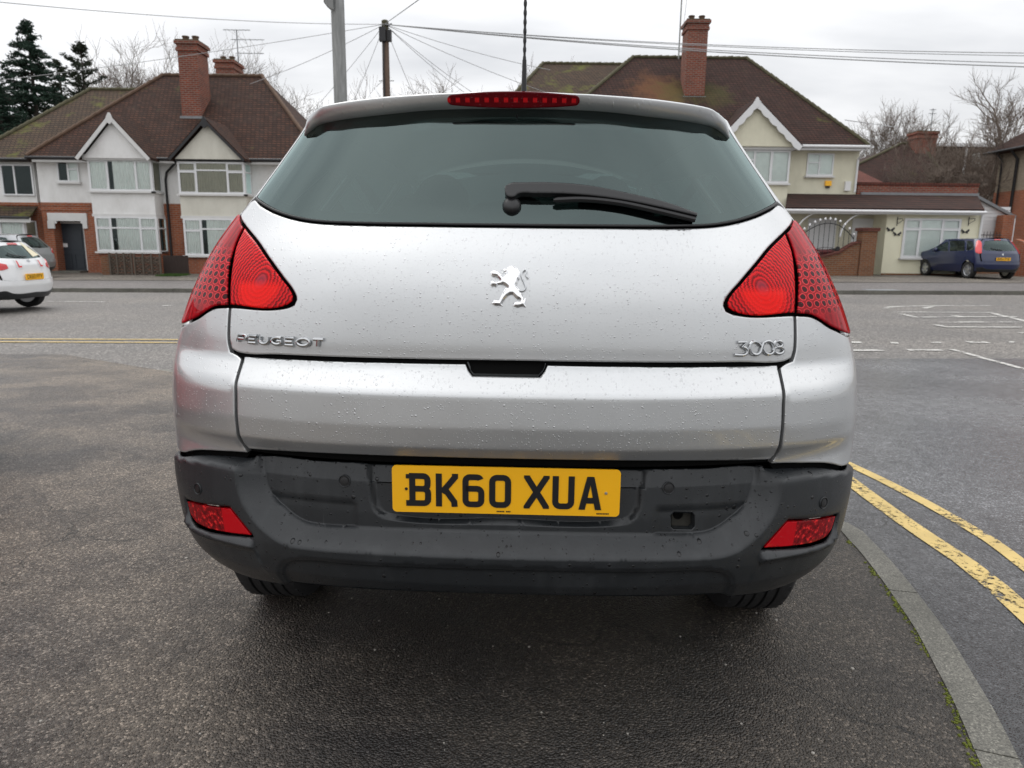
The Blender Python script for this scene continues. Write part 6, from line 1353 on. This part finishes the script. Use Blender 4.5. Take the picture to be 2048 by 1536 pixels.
# ------------------------------------------------------------------ trees
def bare_tree(name, label, u, vtop, Y, spread=.5, seed=1, lean=0, thick=.16, mat='twig', levels=5, group=None, bark='bark', base=None, up=.25):
    rnd = random.Random(seed); topp = px(u, vtop, Y); x = topp[0]; z0 = base if base is not None else 0.0; Hh = topp[2]-z0
    t = thing(name, label, 'tree', (x, Y, z0), group=group); tk = MB(); cr_ = MB()
    def br(p, d, L_, r, lv):
        n = 4; P = [p]; dd = d.copy()
        for i in range(n):
            dd = (dd+Vector((rnd.gauss(0, .13), rnd.gauss(0, .13), rnd.gauss(0, .08)+up*.25*(lv > 0)))).normalized(); P.append(P[-1]+dd*L_/n)
        (tk if lv < 2 else cr_).tube(P, [r*(1-.5*i/n) for i in range(n+1)], 7 if lv < 2 else (4 if lv < 4 else 3), lv < 2)
        if lv >= levels: return
        kids = (6, 5, 5, 5, 5, 3)[lv]
        for k in range(kids):
            f_ = .35+.65*(k+1)/kids if lv else .42+.58*(k+1)/kids; i = min(n-1, int(f_*n)); q = P[i].lerp(P[i+1], f_*n-i) if f_ < 1 else P[-1]
            az = rnd.random()*6.283; tilt = rnd.uniform(.35, .95)*(spread*1.6 if lv < 2 else 1)
            a = dd.cross(Vector((math.cos(az), math.sin(az), .3))).normalized(); nd_ = (dd*math.cos(tilt)+a*math.sin(tilt)).normalized(); nd_.z = abs(nd_.z)*.8+up*.4 if lv < 2 else nd_.z
            br(q, nd_.normalized(), L_*rnd.uniform(.55, .78), max(.010 if Y < 50 else .014, r*(.48 if k < kids-1 else .6)), lv+1)
    br(Vector((x, Y, z0)), Vector((lean, 0, 1)).normalized(), Hh*.46, thick, 0)
    # scale heights to reach the top row of the photo
    zs = [v[2] for v in cr_.V]; zmax = sorted(zs)[-max(1, len(zs)//200)]; k = Hh/(zmax-z0)
    for m_ in (tk, cr_): m_.V = [(x+(v[0]-x)*min(1.2, k), Y+(v[1]-Y)*min(1.2, k), z0+(v[2]-z0)*k) for v in m_.V]
    tk.build('trunk', M[bark], t); cr_.build('crown', M[mat], t); return t
def conifer(name, label, u, vtop, Y, rad, seed, mat='cedar', droop=.18, nb=150, zb=.12, tip=.0):
    rnd = random.Random(seed); topp = px(u, vtop, Y); x, Hh = topp[0], topp[2]; t = thing(name, label, 'tree', (x, Y, 0)); tk = MB(); fo = MB()
    tk.tube([(x, Y, 0), (x, Y, Hh*.5), (x, Y, Hh*.99)], [Hh*.020, Hh*.012, .02], 8)
    def clump(p, s_, n):
        for _ in range(n):
            d = Vector((rnd.gauss(0, 1), rnd.gauss(0, 1), rnd.gauss(.1, .5))).normalized()*s_*rnd.uniform(.5, 1.3); w = d.cross(Vector((rnd.gauss(0, 1), rnd.gauss(0, 1), rnd.gauss(0, 1)))).normalized()*.038
            fo.add([p-w, p+w, p+d], [(0, 1, 2)])
    lobes = [(rnd.random()*6.283, rnd.uniform(.6, 1.25), rnd.random()) for _ in range(9)]
    for i in range(nb):
        f_ = rnd.random()**.85; z = Hh*(zb+(1-zb)*f_); az = rnd.random()*6.283
        m_ = 1.0
        for a0, k0, f0 in lobes: m_ += (k0-1)*math.exp(-((math.cos(az-a0)-1)**2)*3-((f_-f0)*5)**2)
        L_ = max(.3, rad*(1-f_)**.75*rnd.uniform(.45, 1.15)*m_+.15); P = []
        for j in range(8): g_ = j/7; P.append(Vector((x+math.cos(az)*L_*g_, Y+math.sin(az)*L_*g_, z+L_*((.30+tip)*g_-droop*2.0*g_*g_+tip*g_**3)+rnd.gauss(0, .04))))
        tk.tube(P, [.045*(1-j/8)+.008 for j in range(8)], 4, False); side_ = Vector((-math.sin(az), math.cos(az), 0))
        for j in range(int(L_*22)+6):
            g_ = rnd.uniform(.15, 1.0); k_ = min(6, int(g_*7)); p = P[k_].lerp(P[k_+1], g_*7-k_)
            q = p+side_*rnd.gauss(0, .10+.16*L_*(1.1-g_))+Vector((0, 0, rnd.gauss(-.02, .06))); clump(q, rnd.uniform(.10, .24), 7)
    tk.build('trunk', M['bark_dark'], t); fo.build('crown', M[mat], t)
conifer('cedar_tree', 'tall dark cedar with layered boughs at the upper left', 52, 42, 48, 4.6, 3, 'cedar', .16, 150, .25)
conifer('cedar_tree', 'low dark evergreen at the left edge in front of the tall cedar', -8, 165, 44, 4.2, 5, 'cedar', .16, 130, .1)
conifer('pine_tree', 'rounded dark pine between the cedar and the bare trees', 160, 88, 52, 4.6, 8, 'pine', -.02, 110, .2, .1)
conifer('pine_tree', 'thin ragged pine close behind the cedar', 116, 118, 55, 3.0, 9, 'pine', .0, 90, .2, .1)
bare_tree('bare_tree', 'large bare tree with a rounded crown left of the tall red chimney', 235, 78, 56, .55, 11, group='bare winter trees')
bare_tree('bare_tree', 'bare tree low behind the left house ridge', 300, 128, 60, .6, 12, group='bare winter trees')
bare_tree('bare_tree', 'bare tree between the two left chimneys', 428, 82, 60, .45, 13, group='bare winter trees')
bare_tree('bare_tree', 'bare tree behind the right end of the left house roof', 590, 172, 62, .7, 14, group='bare winter trees')
bare_tree('bare_tree', 'bare tree top just left of the car aerial', 1000, 160, 62, .7, 15, group='bare winter trees')
bare_tree('bare_tree', 'slender bare tree beyond the extension, the left one', 1795, 222, 62, .35, 16, group='bare winter trees')
bare_tree('bare_tree', 'slender bare tree beyond the extension, the right one', 1833, 226, 64, .30, 17, group='bare winter trees')
bare_tree('bare_tree', 'wide bare tree with upswept branches at the right picture edge', 2005, 165, 44, .75, 18, thick=.2, group='bare winter trees')
bare_tree('bare_tree', 'low spreading bare tree in front of the brown building', 1945, 225, 40, .95, 19, thick=.14, group='bare winter trees')
for i, (u, v, Y) in enumerate(((1898, 330, 33.5), (1945, 345, 33.2), (1870, 355, 33.8))):
    bare_tree('bare_shrub', ('tangled leafless shrub behind the brick parapet, the tallest', 'tangled leafless shrub behind the brick parapet, the right one', 'tangled leafless shrub behind the brick parapet, the left one')[i], u, v, Y, 1.0, 30+i, thick=.06, levels=4, base=at(u, 395, Y)[2], mat='twig')
# ------------------------------------------------------------------ other cars
HW = [(.2,.74),(.33,.80),(.5,.85),(.75,.87),(.95,.855),(1.1,.80),(1.3,.70),(1.44,.62),(1.8,.5)]
HL = [(.20,.34),(.9,.36),(1.3,.34),(1.8,.3)]
def hatch(name, label, loc, rz, mat, plate_text=None, Ys=None, length=3.9, lamp='low', dark=None, parts=None, h=1.45, wscale=1.0, group=None):
    root = thing(name, label, 'car', loc, rz, group)
    Ys = Ys or [(.2,.10),(.35,.02),(.5,.0),(.62,.02),(.9,.06),(1.0,.10),(1.40,.34),(1.8,.6)]
    W2 = [(a, b*wscale) for a, b in HW]; sk = Skin(Ys, W2, HL, (length-1.0, 1.0, .2), (6, 20, 30), soft=False); f = sk.P
    ln = length-.36+S1
    fa, ra = ln-.78, S1+.66-.36
    zr = h-.03
    top = [(.70,zr),(S1+.3,zr),(S1+1.3,zr-.01),(ln-1.85,zr-.10),(ln-1.5,zr-.28),(ln-1.0,.97),(ln-.5,.88),(ln-.08,.70)]
    sidep = [(.70,zr),(.78,min(1.30,zr-.10)),(.84,1.02),(.80,.62),(.84,.60)]+[(1.02,.58),(ra-.33,.56)]+arch(ra, .34, .30, 128, -5)+[(ra+.35,.22),(fa-.35,.22)]+arch(fa, .34, .30, 185, 20)+[(ln-.06,.30),(ln,.5),(ln-.08,.70),(ln-.5,.88),(ln-1.0,.97),(ln-1.5,zr-.28),(ln-1.85,zr-.10),(S1+1.5,zr-.01),(S1+.3,zr)]
    hs = [[(1.02,1.02),(1.42,.98),(1.46,zr-.07),(1.16,zr-.09)], [(1.52,.97),(ln-2.25,.95),(ln-2.2,zr-.06),(1.56,zr-.06)], [(ln-2.15,.95),(ln-1.22,.95),(ln-1.62,1.14),(ln-1.9,zr-.15),(ln-2.12,zr-.09)]]
    low = not lamp == 'high'
    ll = [(.84,.98),(.72,.93),(.60,.90),(.58,.83),(.70,.80),(.84,.80),(1.0,.84),(1.02,.93)] if low else [(.855,1.34),(.76,1.30),(.745,1.05),(.76,.90),(.86,.88),(.95,.92),(.97,1.10),(.93,1.30)]
    g0, g1, z0, z1 = (.70, .60, 1.00, 1.36) if low else (.70, .62, .98, 1.36)
    z1 = min(z1, zr-.05); gl = [(0,z1),(g1,z1-.03),(g0,z0+.10),(g0-.06,z0+.02),(0,z0)]
    tgp_ = [(0,zr),(.66,zr-.02),(.76,min(1.30,zr-.10)),(.80,1.02),(.76,.62),(.66,.60),(0,.60)]
    panel('tailgate', both(tgp_), f, mat, root, grid=.05, gap=.003, edge=.006, holes=[both(gl)], rs=.04)
    rgl = panel('rear_window', both(gl), offs(f, -.004), M['car_glass'], root, grid=.08, gap=.002, thick=0, edge=0, rs=.04)
    bp_ = [(0,.60),(.66,.60),(.80,.62),(1.02,.58),(ra-.33,.56),(ra-.36,.42),(ra-.34,.28),(.7,.26),(0,.27)]
    panel('bumper', both(bp_), offs(f, .012), mat if parts != 'dark' else M['plastic'], root, grid=.05, gap=.003, edge=.006, rs=.04)
    panel('bumper_insert', both([(0,.36),(.62,.37),(.75,.42),(.95,.40),(.95,.27),(.7,.255),(0,.262)]), offs(f, .018), M['plastic'], root, grid=.06, gap=0, edge=.004, rs=.04)
    panel('inner_shell', both([(0,1.36),(.7,1.3),(1.02,.9),(1.0,.3),(0,.3)]), offs(f, -.05), M['gap'], root, grid=.1, gap=0, thick=0, edge=0, holes=[both([(0,1.34),(.58,1.31),(.68,1.08),(.6,1.03),(0,1.02)])], rs=.05)
    for sg in (1, -1):
        fm = (lambda p: p) if sg > 0 else mir
        panel('body_side', fm(sidep), f, mat, root, grid=.07, gap=.002, holes=[fm(q_) for q_ in hs], rs=.04, edge=.006, sharp=30)
        for q_ in hs: panel('side_window', fm(q_), offs(f, -.006), M['car_glass'], root, grid=.12, gap=0, thick=0, edge=0, rs=.05)
        panel('tail_lamp', fm(ll), offs(f, .012), M['red_lens'], root, grid=.05, gap=0, thick=.02, edge=.006, rs=.02, sharp=60)
        for y_ in (.66, length-.78): wheel('wheel', root, sg*.74*wscale, y_, .30, .30, .19, sg)
        mr = MB(); mr.lathe([(.02, 0), (.07, .03), (.085, .08), (.06, .14), (.02, .15)], (sg*.88*wscale, length-1.45, 1.0), 'y', 12); mr.tube([(sg*.76*wscale, length-1.35, .97), (sg*.86*wscale, length-1.38, .98)], .025, 6); mr.build('door_mirror', mat, root, True, False)
    zt = lambda s_: float(np.interp(s_, *zip(*top)))
    def st(nm, s0, s1, m_, cw, n=14):
        ss = np.linspace(s0, s1, n); E = [f(np.array([s_]), np.array([zt(s_)]))[0] for s_ in ss]
        def fn(u, v): e = E[int(v)]; return (e[0]*u, e[1]-(.08*(1-u*u) if s0 > 2.2 else (.10*(1-u*u)*(1-min(1, (ss[int(v)]-s0)/.5)) if s0 < 1.2 else 0)), e[2]+cw*(1-u*u))
        grid_patch(nm, fn, np.linspace(-1, 1, 13), list(range(n)), m_, root)
    st('roof', .70, ln-1.9, mat, .04, 22); st('windscreen', ln-1.9, ln-1.0, M['car_glass'], .045); st('bonnet', ln-1.0, ln-.08, mat, .05)
    def nf(u, v): z = .28+.46*v; e = f(np.array([ln-.02]), np.array([z]))[0]; return (e[0]*u, e[1]+.12*(1-u*u), z)
    grid_patch('front_bumper', nf, np.linspace(-1, 1, 9), np.linspace(0, 1, 4), mat, root)
    MB().box(-.62, .62, .3, length-.3, .24, .34).build('underbody', M['gap'], root, False, False)
    for x_ in (-.35, .35):
        so = MB().slab([(x_-.2, 1.7, .7), (x_+.2, 1.7, .7), (x_+.15, 1.6, 1.12), (x_-.15, 1.6, 1.12)], (0, .1, 0)).build('front_seat', M['seat'], root, False, False); MB().box(x_-.11, x_+.11, 1.6, 1.68, 1.14, 1.28).build('headrest', M['seat'], so, False, False)
    panel('brake_light', both([(0,zr-.015),(.16,zr-.02),(.16,zr-.05),(0,zr-.045)]), offs(f, .012), M['red_lens'], root, grid=.05, gap=0, thick=.01, edge=.002)
    if plate_text:
        pz = .70 if parts != 'lowplate' else .50; yy = float(f(np.array([0.]), np.array([pz]))[0][1])-.03
        pl_ = MB().box(-.26, .26, yy, yy+.01, pz-.055, pz+.055).build('number_plate', M['plate_y'], root, False, False)
        glyphs(GG, plate_text, -.225, pz-.0385, .061, 1.0, .013, yy-.002).build('plate_characters', M['plate_k'], pl_, False, False)
    wiper_ = [(0.02,z0+.02),(-.3,z0+.05),(-.42,z0+.09)]; q = offs(f, .02)(np.array([a for a, b in wiper_]), np.array([b for a, b in wiper_])); MB().tube(q.tolist(), .012, 6).build('rear_wiper', M['black'], root, False, False)
    return root, f
GG = dict(G); w5 = .050
GG['L'] = [([(a_, H), (a_, h2), (w5, h2)], 0)]; GG['T'] = [([(0, t_), (w5, t_)], 0), ([(w5/2, t_-h2), (w5/2, 0)], 0)]; GG['F'] = [([(a_, 0), (a_, t_), (w5, t_)], 0), ([(a_+h2, .042), (w5-.006, .042)], 0)]
GG['P'] = [(rr2(a_, b_, .036, t_, .009, 4, 0, 1, 1, 0), 1), ([(a_, 0), (a_, .036)], 0)]; GG['4'] = [([(b_-.006, 0), (b_-.006, t_), (h2*.8, .022), (w5, .022)], 0)]
GG['5'] = [([(w5, t_), (a_, t_), (a_, .046), (b_-.01, .046)]+arc(b_-.009, .037, .009, .009, 90, 0, 3)+arc(b_-.009, o_+.009, .009, .009, 0, -90, 3)+[(0, o_)], 0)]
GG['N'] = [([(a_, 0), (a_, H)], 0), ([(b_, 0), (b_, H)], 0), ([(a_, H-.01), (b_, .01)], 0)]; GG['C'] = [([(b_, .060), (b_, t_-.006), (b_-.006, t_), (a_+.006, t_), (a_, t_-.006), (a_, o_+.006), (a_+.006, o_), (b_-.006, o_), (b_, o_+.006), (b_, .020)], 0)]
GG['R'] = GG['P']+[([(a_+.01, .036), (b_, 0)], 0)]; GG['Y'] = [([(0, H), (w5/2, .036), (w5/2, 0)], 0), ([(w5, H), (w5/2, .036)], 0)]
# white learner car driving left along the main road
xr_ = -9.32; yc = 13.95
LC, lf = hatch('learner_car', 'white hatchback with red L plates driving off at the left picture edge', (xr_, yc, z_road(xr_, yc)), R(90), M['white_paint'], None, [(.2,.12),(.34,.03),(.5,.0),(.66,.02),(.9,.07),(1.0,.13),(1.33,.42),(1.8,.8)], 4.2, h=1.335)
pz = .66; yy = float(lf(np.array([0.]), np.array([pz]))[0][1])-.03; pl_ = MB().box(-.26, .26, yy, yy+.012, pz-.058, pz+.058).build('number_plate', M['plate_y'], LC, False, False); glyphs(GG, 'CK60 EFY'.replace('E', 'F'), -.225, pz-.0385, .061, 1.0, .012, yy-.002).build('plate_characters', M['plate_k'], pl_, False, False)
M['L_red'] = simple('red_vinyl', (.75, .012, .02), .4)
for x_ in (-.30, .36):
    z_ = .90; p_ = offs(lf, .006)(np.array([x_]), np.array([z_]))[0]; sq = panel('learner_plate', [(x_-.085,z_-.085),(x_+.085,z_-.085),(x_+.085,z_+.085),(x_-.085,z_+.085)], offs(lf, .006), M['upvc'], LC, grid=.08, gap=0, thick=.002, edge=0, rs=.05)
    Lg = [(x_-.045,z_-.06),(x_+.05,z_-.06),(x_+.05,z_-.033),(x_-.015,z_-.033),(x_-.015,z_+.06),(x_-.045,z_+.06)]; panel('learner_letter', Lg, offs(lf, .010), M['L_red'], sq, grid=.08, gap=0, thick=.001, edge=0, rs=.05)
panel('badge', arc(.02, .955, .05, .025, 0, 345, 16), offs(lf, .008), M['chrome'], LC, grid=.05, gap=0, thick=.004, edge=0)
M['paper'] = simple('paper_notice', (.72, .66, .48), .6); panel('window_notice', [(.28,1.03),(.62,1.06),(.42,1.30),(.34,1.30)], offs(lf, .004), M['paper'], LC, grid=.08, gap=0, thick=.001, edge=0, rs=.05)
# silver car on the forecourt behind it
x_ = at(92, 520, 24.6)[0]; hatch('small_grey_car', 'grey hatchback parked on the forecourt behind the white learner car', (x_, 24.6, zfp(x_, 24.6)+.02), R(90), M['grey_paint'], None, [(.2,.14),(.34,.04),(.5,.0),(.8,.04),(1.0,.12),(1.42,.50),(1.8,.8)], 3.8, h=1.45)
# dark blue hatchback on the drive
x_ = at(2007, 520, 25.2)[0]; BC, bf = hatch('blue_hatchback', 'dark blue hatchback parked on the drive of the pale yellow extension', (x_, 25.2, zfp(x_, 25.2)+.02), R(4), M['blue_paint'], 'BN54 PYB', [(.2,.12),(.35,.03),(.5,.0),(.66,.02),(.9,.08),(1.0,.14),(1.20,.27),(1.40,.46),(1.8,.8)], 3.82, 'high', h=1.43, wscale=.97)
panel('badge', arc(.0, .86, .035, .035, 0, 345, 14), offs(bf, .008), M['chrome'], BC, grid=.05, gap=0, thick=.004, edge=0)
# red car just outside the left edge, its corner showing and reflected in the silver paint
hatch('red_car', 'red hatchback of which only the corner shows at the left picture edge', (-3.81, 4.27, 0), R(180), M['red_paint'], None, None, 3.9, h=1.45)
